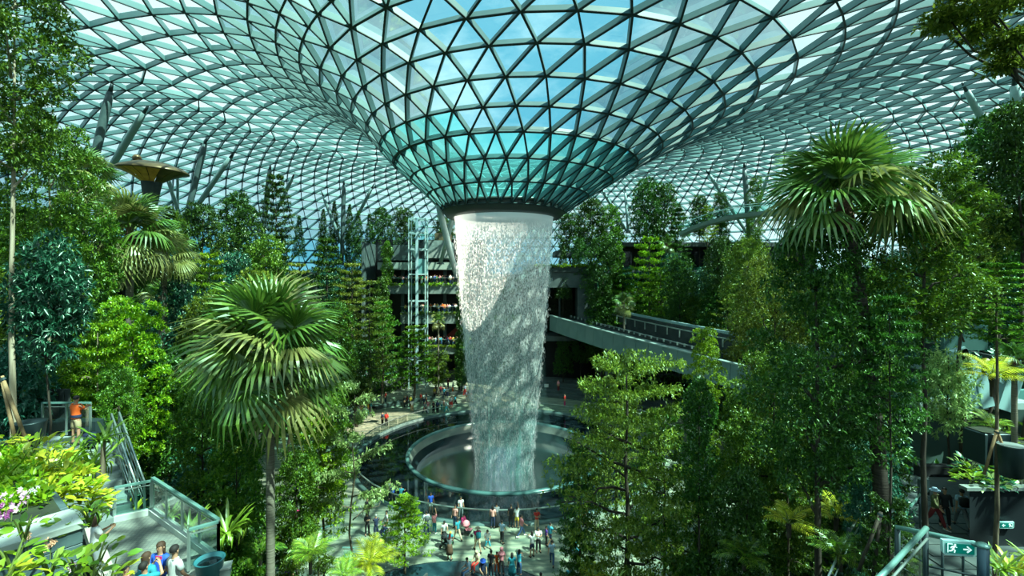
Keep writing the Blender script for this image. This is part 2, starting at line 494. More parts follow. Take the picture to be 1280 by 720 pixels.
# ------------------------------------------------------------------ basin, moat and rail of the waterfall
pool = empty('fountain_pool', (AX, AY, 0))
tag(pool, 'sunken round pool with a pale lip and dark moat under the waterfall', 'pool')
M_moat = mat('moat_water', (0.006, 0.012, 0.016), 0.04, 0, None, 3.0, 0.02, spec=0.8)
mb = MB(); mb.lathe([(10.75, -.12), (13, -.11), (15.85, -.10)], (0, 0, 0), 128)
mb.build('moat', M_moat, pool, True)
mb = MB(); mb.lathe([(10.75, -.3), (10.8, -.05), (10.7, .05), (10.42, .05), (10.36, -.35)], (0, 0, 0), 128)
mb.build('lip', mat('acrylic_lip', (0.10, 0.23, 0.22), 0.2), pool, True)
mb = MB(); mb.lathe([(10.38, -.2), (10.15, -1.0), (9.6, -1.9), (8.6, -2.9), (7.2, -3.7), (5.4, -4.3), (3.4, -4.7), (0.01, -4.8)], (0, 0, 0), 128)
mb.m = [0 if f_ < 128 else 1 for f_ in range(len(mb.f))]
mb.build('bowl', [mat('bowl_stone', (0.21, 0.27, 0.24), 0.30, 0, (0.28, 0.33, 0.28), 0.6), mat('bowl_deep', (0.012, 0.03, 0.034), 0.3)], pool, True)
mb = MB(); mb.lathe([(0.01, -1.75), (9.65, -1.75)], (0, 0, 0), 96)
M_poolw = glass_mat('pool_water', (0.05, 0.16, 0.18), 0.10, 0.06, 0.12, (0.10, 0.36, 0.38))
mb.build('water', M_poolw, pool, True)
mb = MB(); mb.lathe([(15.85, -.4), (15.85, .16), (16.25, .16), (16.3, -.1)], (0, 0, 0), 128)
mb.build('kerb', mat('kerb_stone', (0.10, 0.17, 0.16), 0.4), pool, True)
rail = empty('pool_railing', (AX, AY, .16)); tag(rail, 'low curved glass railing around the dark moat of the waterfall pool', 'railing')
NP = 60
for k in range(NP):
    a0, a1 = 2 * PI * (k + .04) / NP, 2 * PI * (k + .96) / NP
    mb = MB(); mb.lathe([(16.03, 0), (16.03, .98)], (0, 0, 0), 3, a0, a1); mb.build('glass_panel', M_glass, rail)
mb = MB(); mb.lathe([(15.98, .98), (15.98, 1.05), (16.08, 1.05), (16.08, .98), (15.98, .98)], (0, 0, 0), 128); mb.build('top_rail', M_rail, rail)

# ------------------------------------------------------------------ the waterfall
def water_mat():
    m = bpy.data.materials.new('falling_water'); m.use_nodes = True
    nt = m.node_tree; n = nt.nodes; l = nt.links; n.clear()
    out = n.new('ShaderNodeOutputMaterial'); tc = n.new('ShaderNodeTexCoord')
    def noise(sc, stretch, det=3.0):
        mp = n.new('ShaderNodeMapping'); mp.inputs['Scale'].default_value = stretch
        no = n.new('ShaderNodeTexNoise'); no.inputs['Scale'].default_value = sc; no.inputs['Detail'].default_value = det
        l.new(tc.outputs['Object'], mp.inputs[0]); l.new(mp.outputs[0], no.inputs['Vector']); return no.outputs['Fac']
    def math_(op, a, b=None, clamp=False):
        x = n.new('ShaderNodeMath'); x.operation = op; x.use_clamp = clamp
        for i, v in enumerate((a, b)):
            if v is None: continue
            if isinstance(v, (int, float)): x.inputs[i].default_value = v
            else: l.new(v, x.inputs[i])
        return x.outputs[0]
    fine = noise(7.5, (1, 1, .5), 2)
    streak = noise(2.2, (1, 1, .035), 4)
    sp = n.new('ShaderNodeSeparateXYZ'); l.new(tc.outputs['Object'], sp.inputs[0]); z = sp.outputs['Z']   # 0 at the pool, 29.6 at the top
    top = n.new('ShaderNodeMapRange'); top.inputs[1].default_value = 26.6; top.inputs[2].default_value = 28.4; l.new(z, top.inputs[0])
    mid = n.new('ShaderNodeMapRange'); mid.inputs[1].default_value = 3; mid.inputs[2].default_value = 26; mid.inputs[3].default_value = 0.22; mid.inputs[4].default_value = 1.0; l.new(z, mid.inputs[0])
    f = math_('MULTIPLY', math_('SUBTRACT', fine, .46), math_('MULTIPLY', mid.outputs[0], 5.0))
    s = math_('MULTIPLY', math_('SUBTRACT', streak, .5), 1.5)
    a = math_('ADD', math_('ADD', f, s), .27)
    a = math_('MAXIMUM', a, .10); a = math_('MINIMUM', a, .86)
    a = math_('MAXIMUM', a, math_('MULTIPLY', top.outputs[0], .93), True)
    tp = n.new('ShaderNodeBsdfTransparent'); df = n.new('ShaderNodeBsdfDiffuse'); tl = n.new('ShaderNodeBsdfTranslucent')
    wc = n.new('ShaderNodeValToRGB')       # white above; teal of mist and reflections painted into the lower sheet
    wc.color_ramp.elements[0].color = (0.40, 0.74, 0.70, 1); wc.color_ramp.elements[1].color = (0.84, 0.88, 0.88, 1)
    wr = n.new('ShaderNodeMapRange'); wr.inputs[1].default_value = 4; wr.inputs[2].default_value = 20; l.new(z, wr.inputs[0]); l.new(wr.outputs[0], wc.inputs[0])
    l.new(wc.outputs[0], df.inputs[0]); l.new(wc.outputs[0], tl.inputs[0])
    ms = n.new('ShaderNodeMixShader'); ms.inputs[0].default_value = .5
    l.new(df.outputs[0], ms.inputs[1]); l.new(tl.outputs[0], ms.inputs[2])
    mx = n.new('ShaderNodeMixShader'); l.new(a, mx.inputs[0]); l.new(tp.outputs[0], mx.inputs[1]); l.new(ms.outputs[0], mx.inputs[2])
    l.new(mx.outputs[0], out.inputs[0])
    return m
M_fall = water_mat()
FB = -3.0
fall = empty('waterfall', (AX, AY, FB)); tag(fall, 'white curtain of water falling from the glass funnel into the round pool', 'waterfall')
FPROF = [(-3.0, 3.05), (0, 3.3), (4, 3.65), (8, 4.05), (12, 4.4), (16, 4.75), (20, 5.05), (23, 5.25), (25.2, 5.42), (26.1, 5.52)]
def fall_r(z):
    for (z0, r0), (z1, r1) in zip(FPROF, FPROF[1:]):
        if z <= z1: return r0 + (r1 - r0) * (z - z0) / (z1 - z0)
    return FPROF[-1][1]
mb = MB()
prof = []
for k in range(60):
    z = -3 + 29.1 * k / 59; prof.append((fall_r(z), z - FB))
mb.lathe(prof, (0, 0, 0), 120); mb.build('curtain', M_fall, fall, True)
rng = np.random.default_rng(5)
nd = 16000
za = rng.uniform(-3, 24.8, nd) ; ang = rng.uniform(0, 2 * PI, nd)
ra = np.array([fall_r(z) for z in za]) * (1 + rng.normal(0, .035, nd))
clump = np.sin(ang * 5 + 1.0) + .6 * np.sin(ang * 13)
cx, cy = ra * np.cos(ang), ra * np.sin(ang)
ln = rng.uniform(.10, .5, nd); wd = rng.uniform(.008, .022, nd)
V = np.empty((nd, 5, 3)); 
for i, (dx, dy) in enumerate(((1, 0), (-.5, .87), (-.5, -.87))):
    V[:, i, 0] = cx + dx * wd; V[:, i, 1] = cy + dy * wd; V[:, i, 2] = za - FB - ln * .3
V[:, 3, 0] = cx; V[:, 3, 1] = cy; V[:, 3, 2] = za - FB + ln * .7
V[:, 4, 0] = cx; V[:, 4, 1] = cy; V[:, 4, 2] = za - FB - ln * .45
T = np.array([(0, 1, 3), (1, 2, 3), (2, 0, 3), (1, 0, 4), (2, 1, 4), (0, 2, 4)])
T = (np.arange(nd)[:, None, None] * 5 + T[None]).reshape(-1, 3)
M_drop = mat('water_drop', (0.82, 0.88, 0.90), 0.2)
tag(mobj('droplets', arr_mesh('droplets', V.reshape(-1, 3), T, M_drop), fall), kind='stuff')
# two ropes of denser water on the right of the curtain
for k, (a, w) in enumerate(((-1.12, .22), (-1.34, .12), (-2.05, .12))):
    pts = []; rd = []
    for q in range(14):
        z = -2.6 + 13 * q / 13
        r = fall_r(z) * 1.02
        pts.append((r * math.cos(a + .01 * q), r * math.sin(a + .01 * q), z - FB)); rd.append(w * (1 - q / 15))
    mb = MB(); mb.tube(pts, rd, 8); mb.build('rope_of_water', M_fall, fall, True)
# spray hanging over the pool
def vol_mat(name, dens, col):
    m = bpy.data.materials.new(name); m.use_nodes = True; nt = m.node_tree; nt.nodes.clear()
    o = nt.nodes.new('ShaderNodeOutputMaterial'); v = nt.nodes.new('ShaderNodeVolumeScatter')
    v.inputs['Density'].default_value = dens; v.inputs['Color'].default_value = (*col, 1); v.inputs['Anisotropy'].default_value = 0.2
    nt.links.new(v.outputs[0], o.inputs['Volume']); return m
mb = MB(); mb.lathe([(0.01, -1.7), (7.8, -1.7), (8.4, -.8), (7.0, .6), (5.2, 3.0), (4.8, 7.0), (4.6, 11.0), (3.5, 14.0), (0.01, 15)], (0, 0, 0), 48)
mist = mb.build('mist', vol_mat('spray', 0.030, (0.45, 0.97, 0.92)), None, True, (AX, AY, 0))
tag(mist, 'pale teal mist hanging over the round pool around the waterfall foot', 'mist', kind='stuff')
# ------------------------------------------------------------------ terraced gallery building at the back with the lift tower
M_facade = mat('facade_grey', (0.055, 0.085, 0.085), 0.6, 0, (0.09, 0.125, 0.12), 0.8)
M_slabpale = mat('slab_edge', (0.25, 0.32, 0.28), 0.6)
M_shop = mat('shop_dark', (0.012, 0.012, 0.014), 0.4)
M_red = mat('red_panel', (0.22, 0.02, 0.015), 0.5)
bld = empty('gallery_building', (-15, 90, 0))
tag(bld, 'dark gallery building with stacked balconies behind the waterfall', 'building')
def pb(name, x0, x1, y0, y1, z0, z1, m, par=bld, o=Vector((-15, 90, 0))):
    mb = MB(); mb.box(Vector(((x0 + x1) / 2, (y0 + y1) / 2, (z0 + z1) / 2)) - o, (x1 - x0, y1 - y0, z1 - z0)); return mb.build(name, m, par)
pb('back_wall', -27, -5.5, 92, 92.6, 0, 27, M_shop)
pb('side_wall', -27.4, -27, 84.5, 92.6, 0, 26, M_facade)
pb('side_wall', -5.5, -5.1, 84.5, 92.6, 0, 26, M_facade)
pb('roof_fascia', -24.5, -18.4, 84.6, 92, 22.6, 25.4, M_facade)
pb('roof_fascia', -16.0, -11.5, 84.3, 92, 23.0, 26.2, M_conc)
pb('upper_slab', -24.5, -10.5, 84.4, 92, 20.9, 22.2, M_slabpale)
def balcony(x0, x1, z0, z1, parm):
    pb('balcony_fascia', x0, x1, 84.0, 84.25, z0, z1, parm)
    pb('floor_slab', x0, x1, 84.25, 92, z1 - .5, z1 - .2, M_conc_dk)
    n = max(3, int((x1 - x0) / 2.2))
    for k in range(n):
        a = x0 + (x1 - x0) * k / n; w = (x1 - x0) / n
        pb('balustrade_pane', a + .04, a + w - .04, 84.10, 84.13, z1, z1 + .95, M_glass)
    pb('balustrade_rail', x0, x1, 84.07, 84.16, z1 + .95, z1 + 1.02, M_rail)
M_fasc = mat('fascia_stone', (0.11, 0.155, 0.145), 0.6, 0, (0.17, 0.22, 0.2), 1.2)
balcony(-22.6, -7.0, 16.5, 18.4, M_fasc)
balcony(-20.2, -7.0, 11.1, 13.2, M_fasc)
balcony(-16.5, -7.0, 5.6, 7.2, M_fasc)
pb('grille', -18.3, -16.9, 83.96, 84.02, 11.5, 12.5, M_shop)
for k, x in enumerate((-20.5, -12.6, -8.2)):
    pb('pillar', x - .3, x + .3, 87, 87.6, 0, 22.5, M_facade)
mb = MB(); mb.bar(Vector((-13.6, 88, 6.9)) - Vector((-15, 90, 0)), Vector((-8.6, 88, 11.2)) - Vector((-15, 90, 0)), 1.1, .9); mb.build('escalator', M_red, bld)
pb('shop_front', -16.5, -12.8, 91.7, 91.9, 19, 20.8, mat('shop_red', (0.12, 0.015, 0.012), 0.5))
pb('shop_front', -11.5, -7.5, 91.7, 91.9, 0.2, 4.5, mat('shop_maroon', (0.07, 0.008, 0.01), 0.5))
n = 7
for k in range(n): pb('roof_balustrade_pane', -23 + k * 1.6, -23 + k * 1.6 + 1.52, 84.7, 84.74, 25.4 if k < 4 else 26.2, 26.7 if k < 4 else 27.5, MATS['railing_glass'])
pb('roof_kiosk', -14.3, -11.6, 86, 89, 26.3, 27.7, mat('kiosk_brown', (0.16, 0.085, 0.04), 0.6))
# lift tower
lo = Vector((-16.6, 82.2, 0))
lift = empty('lift_tower', lo); tag(lift, 'pale steel and glass lift tower in front of the balconies', 'lift')
for dx in (-1.45, 1.45):
    for dy in (-1.1, 1.1):
        mb = MB(); mb.box((dx, dy, 14.9), (.16, .16, 29.8)); mb.build('corner_post', M_colpaint, lift)
mb = MB(); mb.box((0, -1.15, 14.9), (.42, .3, 29.8)); mb.build('guide_mast', mat('mast_pale', (0.30, 0.48, 0.52), 0.35, .2), lift)
for z in (5, 10.4, 15.3, 20.0, 24.4, 27.3, 29.7):
    mb = MB()
    for dy in (-1.1, 1.1): mb.box((0, dy, z), (2.9, .14, .24))
    for dx in (-1.45, 1.45): mb.box((dx, 0, z), (.14, 2.2, .24))
    mb.build('cross_frame', M_colpaint, lift)
for dx in (-.8, .8):
    for z0, z1 in ((.2, 9.9), (10.6, 19.8), (20.2, 29.5)):
        mb = MB(); mb.box((dx, 1.08, (z0 + z1) / 2), (1.2, .03, z1 - z0)); mb.build('glass_pane', M_glass, lift)
mb = MB(); mb.box((.55, 0, 21.4), (1.6, 1.7, 2.6)); mb.build('lift_car', mat('lift_car', (0.10, 0.26, 0.27), 0.3), lift)

# ------------------------------------------------------------------ portal wall, guideway and the stepped planters at the back right
po = Vector((13, 81, 0))
portal = empty('tunnel_portal', po); tag(portal, 'dark concrete portal wall with the tunnel mouth at the far end of the guideway', 'portal')
def pp(name, x0, x1, y0, y1, z0, z1, m): return pb(name, x0, x1, y0, y1, z0, z1, m, portal, po)
M_portal = mat('portal_concrete', (0.060, 0.080, 0.078), 0.8, 0, (0.10, 0.125, 0.12), 0.7)
pp('wall', 3.2, 5.2, 79, 82, 9.4, 21.0, M_portal); pp('wall', 11.2, 14.5, 79, 82, 9.4, 21.0, M_portal)
pp('lintel', 5.2, 11.2, 79, 82, 17.7, 21.0, M_portal); pp('deck', 3.2, 14.5, 79, 86, 8.6, 9.4, M_portal)
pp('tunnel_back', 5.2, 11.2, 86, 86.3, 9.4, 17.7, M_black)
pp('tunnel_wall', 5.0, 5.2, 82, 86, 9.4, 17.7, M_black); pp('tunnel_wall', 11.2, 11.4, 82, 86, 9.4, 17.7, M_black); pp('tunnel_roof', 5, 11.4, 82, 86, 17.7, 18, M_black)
pp('mullion', 8.1, 8.4, 80.5, 80.8, 9.4, 17.7, M_conc_dk)
pp('planter_edge', 3.2, 14.5, 78.6, 79.0, 20.4, 21.5, M_conc_dk)
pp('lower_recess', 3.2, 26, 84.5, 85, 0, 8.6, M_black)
# guideway: two edge girders, running surface, guide beam, rails
A1, B1 = Vector((6.6, 79.5, 12.9)), Vector((29.5, 36.0, 9.6))
bo = Vector((0, 0, 0)) + A1
guide = empty('guideway', bo); tag(guide, 'elevated grey train guideway curving from the tunnel into the trees at right', 'bridge')
def gpt(t, off=0.0, dz=0.0):
    """along the near girder, off metres to the far side"""
    a = A1.lerp(B1, t); d = (B1 - A1); sag = 2.2 * math.sin(PI * t)
    nrm_ = Vector((d.y, -d.x, 0)).normalized() * -1
    if nrm_.y < 0: nrm_ = -nrm_
    return a + nrm_ * (off - sag * .6) + Vector((0, 0, dz)) - bo
M_gird = mat('girder_panel', (0.135, 0.235, 0.225), 0.45, 0.0, (0.17, 0.275, 0.26), 0.5)
NG = 22
for k in range(NG):
    t0, t1 = k / NG, (k + 1) / NG
    mb = MB(); a, b = gpt(t0 + .0006, 0, -1.25), gpt(t1 - .0006, 0, -1.25); mb.bar(a, b, .35, 2.5); mb.build('girder_panel', M_gird, guide)
def run(name, off, dz, w, h, m):
    mb = MB()
    for k in range(NG): mb.bar(gpt(k / NG, off, dz), gpt((k + 1) / NG + .001, off, dz), w, h)
    return mb.build(name, m, guide)
run('girder_cap', 0, .06, .55, .12, mat('cap_pale', (0.30, 0.40, 0.37), 0.5))
run('deck', 4.4, -1.3, 8.6, .5, M_conc_dk)
run('walkway_strip', .95, -.25, 1.0, .12, mat('walkway_brown', (0.075, 0.07, 0.055), 0.8))
run('running_surface', 2.6, -.62, 1.0, .4, M_steel_dk); run('running_surface', 5.4, -.62, 1.0, .4, M_steel_dk)
run('guide_beam', 4.0, -.35, .3, .5, M_conc_dk)
run('power_rail', 7.6, .95, .12, .14, M_rail); run('far_parapet', 8.4, .1, .3, 2.4, M_conc_dk)
run('far_pipe', 8.6, 1.55, .34, .34, M_colpaint)
for k in range(1, 2 * NG):
    mb = MB(); p = gpt(k / (2 * NG), 3.6, -.1); mb.box(p, (.18, .18, .35)); mb.build('clip', M_rail, guide)
for k in range(1, NG):
    mb = MB(); p = gpt(k / NG, 7.65, .4); mb.box(p, (.14, .14, 1.1)); mb.build('rail_post', M_rail, guide)
for t, w in ((.30, 1.3), (.64, 1.6)):
    p = gpt(t, 1.6, -1.4); mb = MB()
    mb.lathe([(w * .42, -14), (w * .42, -1.8), (w * .75, -.6), (w * .75, -.1)], p, 20); mb.build('pier', mat('pier_concrete', (0.12, 0.16, 0.15), 0.7), guide, True)
# right-back stepped planters (retaining walls with soil)
for i, (y0, z1, x0, x1) in enumerate(((70, 4.5, 18, 60), (74, 8.5, 15, 60), (78.5, 12.5, 14.5, 60), (82, 16.5, 14.5, 60), (85.5, 20.3, 2, 60))):
    mb = MB(); mb.box(((x0 + x1) / 2, y0 + 5, z1 / 2), (x1 - x0, 10, z1), mi=0); mb.box(((x0 + x1) / 2, y0 - .15, z1 - .3), (x1 - x0, .3, 1.3), mi=1)
    if i == 4: mb = MB(); mb.box(((x0 + x1) / 2, y0 + 5, 14.6), (x1 - x0, 10, 11.2)); mb.box(((x0 + x1) / 2, y0 - .15, z1 - .3), (x1 - x0, .3, 1.6), mi=1)
    tag(mb.build('ground', [M_soil, M_conc_dk]), kind='structure')
# dark gallery storeys behind the right-back trees
ro = Vector((30, 88, 20))
gal = empty('gallery_building', ro); tag(gal, 'dark storeys of the gallery under the curved footbridge at the back right', 'building')
def pg(name, x0, x1, y0, y1, z0, z1, m): return pb(name, x0, x1, y0, y1, z0, z1, m, gal, ro)
pg('slab', 18, 60, 86, 92, 25.2, 26.0, M_conc_dk); pg('back_wall', 18, 60, 91.6, 92, 20, 26, M_shop)
pg('slab', 8, 20, 86, 92, 23.4, 24.4, M_conc_dk)
for k in range(7): pg('window_bay', 20 + 5 * k, 23.6 + 5 * k, 91.4, 91.6, 21, 24.6, mat('bay_dark', (0.02, 0.035, 0.045), 0.15))
for k in range(6): pg('pillar', 19 + 6 * k, 19.6 + 6 * k, 86.5, 87.1, 20, 25.2, M_facade)
# curved glass footbridge
fo = Vector((33, 70, 26))
fb = empty('footbridge', fo); tag(fb, 'curved glass footbridge rising over the dark terraces at right', 'bridge')
FP = [at(852, 291, 74), at(866, 284, 73), at(884, 277.5, 72), at(905, 272, 71), at(925, 268.5, 70), at(948, 266, 69), at(990, 263, 67), at(1060, 262, 64)]
mb = MB(); P = []
for i, p in enumerate(FP):
    d = (FP[min(i + 1, len(FP) - 1)] - FP[max(i - 1, 0)]).normalized(); n_ = Vector((d.y, -d.x, 0)).normalized() * 1.5
    q = p - fo
    P += [q - n_, q + n_, q + n_ * .8 - Vector((0, 0, .55)), q - n_ * .8 - Vector((0, 0, .55))]
Fc = []
for i in range(len(FP) - 1):
    for k in range(4):
        j = (k + 1) % 4; Fc.append((i * 4 + k, i * 4 + j, i * 4 + 4 + j, i * 4 + 4 + k))
mb.add(P, Fc); mb.build('deck', mat('footbridge_deck', (0.30, 0.42, 0.40), 0.4, .1), fb)
for sgn in (-1, 1):
    for i in range(len(FP) - 1):
        for h in range(2):
            a = FP[i].lerp(FP[i + 1], h * .5 + .02) - fo; b = FP[i].lerp(FP[i + 1], h * .5 + .48) - fo
            d = (b - a).normalized(); n_ = Vector((d.y, -d.x, 0)).normalized() * 1.45 * sgn
            mb = MB(); mb.bar(a + n_ + Vector((0, 0, .62)), b + n_ + Vector((0, 0, .62)), .03, 1.2); mb.build('glass_panel', M_glass, fb)
    mb = MB(); mb.tube([p - fo + Vector((0, 0, 1.25)) + (Vector((0, 1.45 * sgn * -1, 0))) for p in FP], .05, 6); mb.build('handrail', M_rail, fb)

# ------------------------------------------------------------------ bronze canopy on its stem (upper left)
co = Vector((-37.2, 48, 22))
cn = empty('canopy', co); tag(cn, 'bronze mushroom shaped canopy with amber underside above the palms at left', 'canopy')
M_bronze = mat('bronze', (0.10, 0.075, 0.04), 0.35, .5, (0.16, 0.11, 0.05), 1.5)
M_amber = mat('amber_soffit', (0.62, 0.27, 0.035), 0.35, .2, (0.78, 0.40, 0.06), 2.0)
def disc(name, prof, m, a0=0, a1=2 * PI, n=40, tilt=0.06):
    mb = MB(); mb.lathe(prof, (0, 0, 0), n, a0, a1, sy=.8)
    o = mb.build(name, m, cn, True); o.location = (0, 0, 8.3); o.rotation_euler = (0.0, tilt, 0); return o
disc('roof_shell', [(0.01, .95), (1.6, .8), (2.9, .35), (3.4, .02), (3.4, -.1), (3.2, -.12)], M_bronze)
for k in range(16):
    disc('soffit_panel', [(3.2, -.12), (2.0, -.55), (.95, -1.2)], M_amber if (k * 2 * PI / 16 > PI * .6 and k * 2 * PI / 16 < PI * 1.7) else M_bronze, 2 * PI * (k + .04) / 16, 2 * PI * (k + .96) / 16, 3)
disc('stem', [(1.0, -1.15), (.85, -2.0), (.6, -4.0), (.5, -9.0)], M_conc_dk)
mb = MB(); mb.ball((-1.6, 0, 9.6), .42, 10); mb.build('finial', M_bronze, cn, True)

# ------------------------------------------------------------------ white branching structure and walls at right
vo = at(1240, 510, 27)
vs = empty('branching_frame', vo); tag(vs, 'pale teal branching steel frame in the shade behind the staked tree', 'sculpture')
M_vpaint = mat('frame_paint', (0.34, 0.56, 0.56), 0.35)
def vb(*pts, w=.55):
    mb = MB(); P = [at(x, y, 27) - vo for x, y in pts]
    for a, b in zip(P, P[1:]): mb.bar(a, b, w, .42, 0, (0, 1, 0))
    return mb.build('limb', M_vpaint, vs)
vb((1196, 437), (1222, 470), (1232, 508), w=.7); vb((1272, 438), (1258, 456), (1244, 476), w=.55); vb((1276, 442), (1262, 482), (1252, 512), w=.9)
vb((1222, 462), (1258, 460), w=.5); vb((1196, 437), (1204, 470), (1210, 512), w=.9)
wo = at(1230, 540, 28)
wl_ = empty('podium', wo); tag(wl_, 'teal painted podium wall with pale ledge under the branching frame', 'wall')
def wbx(name, x0, x1, y0, y1, d, th, m, par, o):
    a, b = at(x0, y0, d), at(x1, y1, d); mb = MB(); mb.box((a + b) / 2 - o + Vector((0, th / 2, 0)), (abs(b.x - a.x), th, abs(a.z - b.z))); return mb.build(name, m, par)
wbx('panel', 1165, 1300, 488, 505, 28.3, .4, mat('podium_teal', (0.10, 0.27, 0.25), 0.5), wl_, wo)
wbx('ledge', 1150, 1300, 504, 512, 27, 1.6, mat('ledge_pale', (0.34, 0.46, 0.44), 0.6), wl_, wo)
wbx('panel', 1140, 1300, 512, 640, 28, .4, mat('podium_dark', (0.045, 0.085, 0.075), 0.6), wl_, wo)
wbx('window_band', 1180, 1235, 400, 438, 34, .3, mat('glass_dark_green', (0.06, 0.13, 0.12), 0.1), wl_, wo)

# ------------------------------------------------------------------ right passage
so = Vector((20, 20, 8.3))
ps = empty('passage', so); tag(ps, 'dark walled passage with paved floor at the lower right', 'passage')
M_pave = mat('passage_paving', (0.055, 0.075, 0.075), 0.6, 0, (0.085, 0.11, 0.105), 2.0)
mb = MB(); mb.add([p - so for p in (atz(1100, 760, 8.3), atz(1330, 760, 8.3), Vector((29, 25.5, 8.3)), Vector((17.5, 25.5, 8.3)))], [(0, 1, 2, 3)]); mb.build('paving', M_pave, ps)
for k in range(9):
    for j in range(3):
        p = Vector((16.6 + j * 1.25 + k * .28, 17.5 + k * .8, 8.32)); mb = MB(); mb.box(p - so, (1.19, .74, .05)); mb.build('paver', M_pave, ps)
wbx('back_wall', 1150, 1300, 583, 640, 25.2, .4, M_black, ps, so)
mb = MB(); zt = at(1212, 612, 18.6).z
mb.prism([(18.34 - so.x, 18.6 - so.y), (22.6 - so.x, 18.6 - so.y), (28 - so.x, 24.4 - so.y), (24.1 - so.x, 24.4 - so.y)], -.2, zt - so.z)
mb.build('side_wall', mat('planter_black', (0.012, 0.018, 0.022), 0.5), ps)
wbx('coping', 1209, 1330, 610, 614, 18.5, .35, M_conc, ps, so)
mb = MB(); mb.prism([(18.6 - so.x, 18.9 - so.y), (22.6 - so.x, 18.9 - so.y), (27.7 - so.x, 24.2 - so.y), (24.2 - so.x, 24.2 - so.y)], zt - so.z, zt - so.z + .08); mb.build('bed', M_soil, ps)
wbx('post', 1158, 1162, 600, 652, 23, .15, M_steel_dk, ps, so)
wbx('post', 1150, 1153, 600, 655, 22, .15, M_steel_dk, ps, so)

def exit_sign(c, w, h, yaw, pitch, flip, label, parent_gap=0.0):
    o = empty('exit_sign', c); o.rotation_euler = (pitch, 0, yaw); tag(o, label, 'sign')
    mb = MB(); mb.prism([(-w / 2, h / 2), (w / 2, h / 2), (w / 2 * .97, -h / 2 * .7), (w / 2 * .85, -h / 2), (-w / 2 * .85, -h / 2), (-w / 2 * .97, -h / 2 * .7)], -.035, .035, M=Matrix.Rotation(PI / 2, 4, 'X'))
    mb.build('casing', mat('sign_white', (0.42, 0.72, 0.70), 0.4), o)
    mb = MB(); mb.box((0, -.04, -.0 * h), (w * .82, .012, h * .66)); mb.build('face', mat('sign_green', (0.0, 0.13, 0.10), 0.4, emit=(0.0, 0.16, 0.12, .5)), o)
    Mw = mat('sign_symbol', (0.75, 0.95, 0.92), 0.4, emit=(0.75, 0.98, 0.95, .55))
    s = -1 if flip else 1
    R = Matrix.Rotation(PI / 2, 4, 'X'); T = Matrix.Translation((0, -.049, 0))
    mb = MB(); ax = w * .2 * s; u = h * .24
    mb.prism([(ax - 1.0 * u * s, u * .18), (ax + .25 * u * s, u * .18), (ax + .25 * u * s, -u * .18), (ax - 1.0 * u * s, -u * .18)][::1 if s > 0 else -1], -.004, .004, M=T @ R)
    mb.prism([(ax + 1.15 * u * s, 0), (ax + .05 * u * s, u * .95), (ax - .2 * u * s, u * .72), (ax + .62 * u * s, 0), (ax - .2 * u * s, -u * .72), (ax + .05 * u * s, -u * .95)], -.004, .004, M=T @ R)
    mb.build('arrow', Mw, o)
    mb = MB(); fx = -w * .2 * s; u = h * .3
    def limb(a, b, t): mb.bar((fx + a[0] * u * s, -.05, a[1] * u), (fx + b[0] * u * s, -.05, b[1] * u), t * u, .01, 0, (0, -1, 0))
    mb.prism([(fx + .32 * u * s + .2 * u * math.cos(k * PI / 4), .88 * u + .2 * u * math.sin(k * PI / 4)) for k in range(8)], -.004, .004, M=T @ R)
    limb((.18, .65), (-.1, -.05), .34); limb((-.1, -.05), (.3, -.4), .22); limb((.3, -.4), (.15, -.9), .2); limb((-.1, -.05), (-.4, -.5), .22); limb((-.4, -.5), (-.9, -.6), .2)
    limb((.18, .55), (.65, .3), .17); limb((.18, .55), (-.35, .4), .17); limb((-.35, .4), (-.6, .05), .17)
    mb.build('running_figure', Mw, o)
    mb = MB()   # door outline behind the figure
    mb.bar((fx - 1.15 * u * s, -.05, -.95 * u), (fx - 1.15 * u * s, -.05, 1.0 * u), .12 * u, .008, 0, (0, -1, 0)); mb.bar((fx - 1.15 * u * s, -.05, 1.0 * u), (fx - .2 * u * s, -.05, 1.0 * u), .12 * u, .008, 0, (0, -1, 0))
    mb.build('door_symbol', Mw, o)
    return o
p = at(1198, 684.5, 8.6); exit_sign(p, .56, .27, -.16, 0, False, 'green exit sign with running figure and right arrow hung on the near handrail')
p = at(1257, 656, 18.5); exit_sign(p, .62, .26, 0.0, 0, True, 'small green exit sign with left arrow on the black planter wall')

# near handrail with the sign, stair rail and landing
ho = at(1180, 740, 9.0)
hr = empty('handrail', ho); tag(hr, 'teal steel handrail carrying the exit sign at lower right', 'railing')
def tb(name, pts, r, m=M_rail, par=hr, o=ho, n=10):
    mb = MB(); mb.tube([Vector(p) - o for p in pts], r, n); return mb.build(name, m, par, True)
M_railteal = mat('rail_teal', (0.20, 0.40, 0.36), 0.3, .4)
tb('rail', [at(1120, 659, 9.6), at(1175, 670, 9.0), at(1230, 683, 8.4)], .045, M_railteal)
tb('post', [at(1122, 662, 9.6), at(1122, 745, 9.6)], .05, M_steel_dk)
tb('post', [at(1229, 682, 8.4), at(1229, 775, 8.4)], .085, mat('post_navy', (0.03, 0.07, 0.10), 0.35, .3))
mb = MB(); mb.ball(at(1229, 682, 8.4) - ho, .105, 10, zs=.5); mb.build('post_cap', M_railteal, hr, True)
for x, d in ((1150, 9.3), (1178, 9.0), (1204, 8.7)): tb('baluster', [at(x, 668 + (x - 1150) * .2, d), at(x, 755, d)], .022, M_steel_dk)
for dy in (38, 62): tb('lower_bar', [at(1122, 662 + dy, 9.6), at(1229, 684 + dy, 8.4)], .018, M_steel_dk)
ho2 = at(1130, 760, 8.0)
h2 = empty('handrail', ho2); tag(h2, 'pale green sloping stair handrail left of the exit sign', 'railing')
tb('rail', [at(1070, 752, 7.0), at(1113, 708, 7.8), at(1158, 660, 8.8)], .045, M_railteal, h2, ho2)
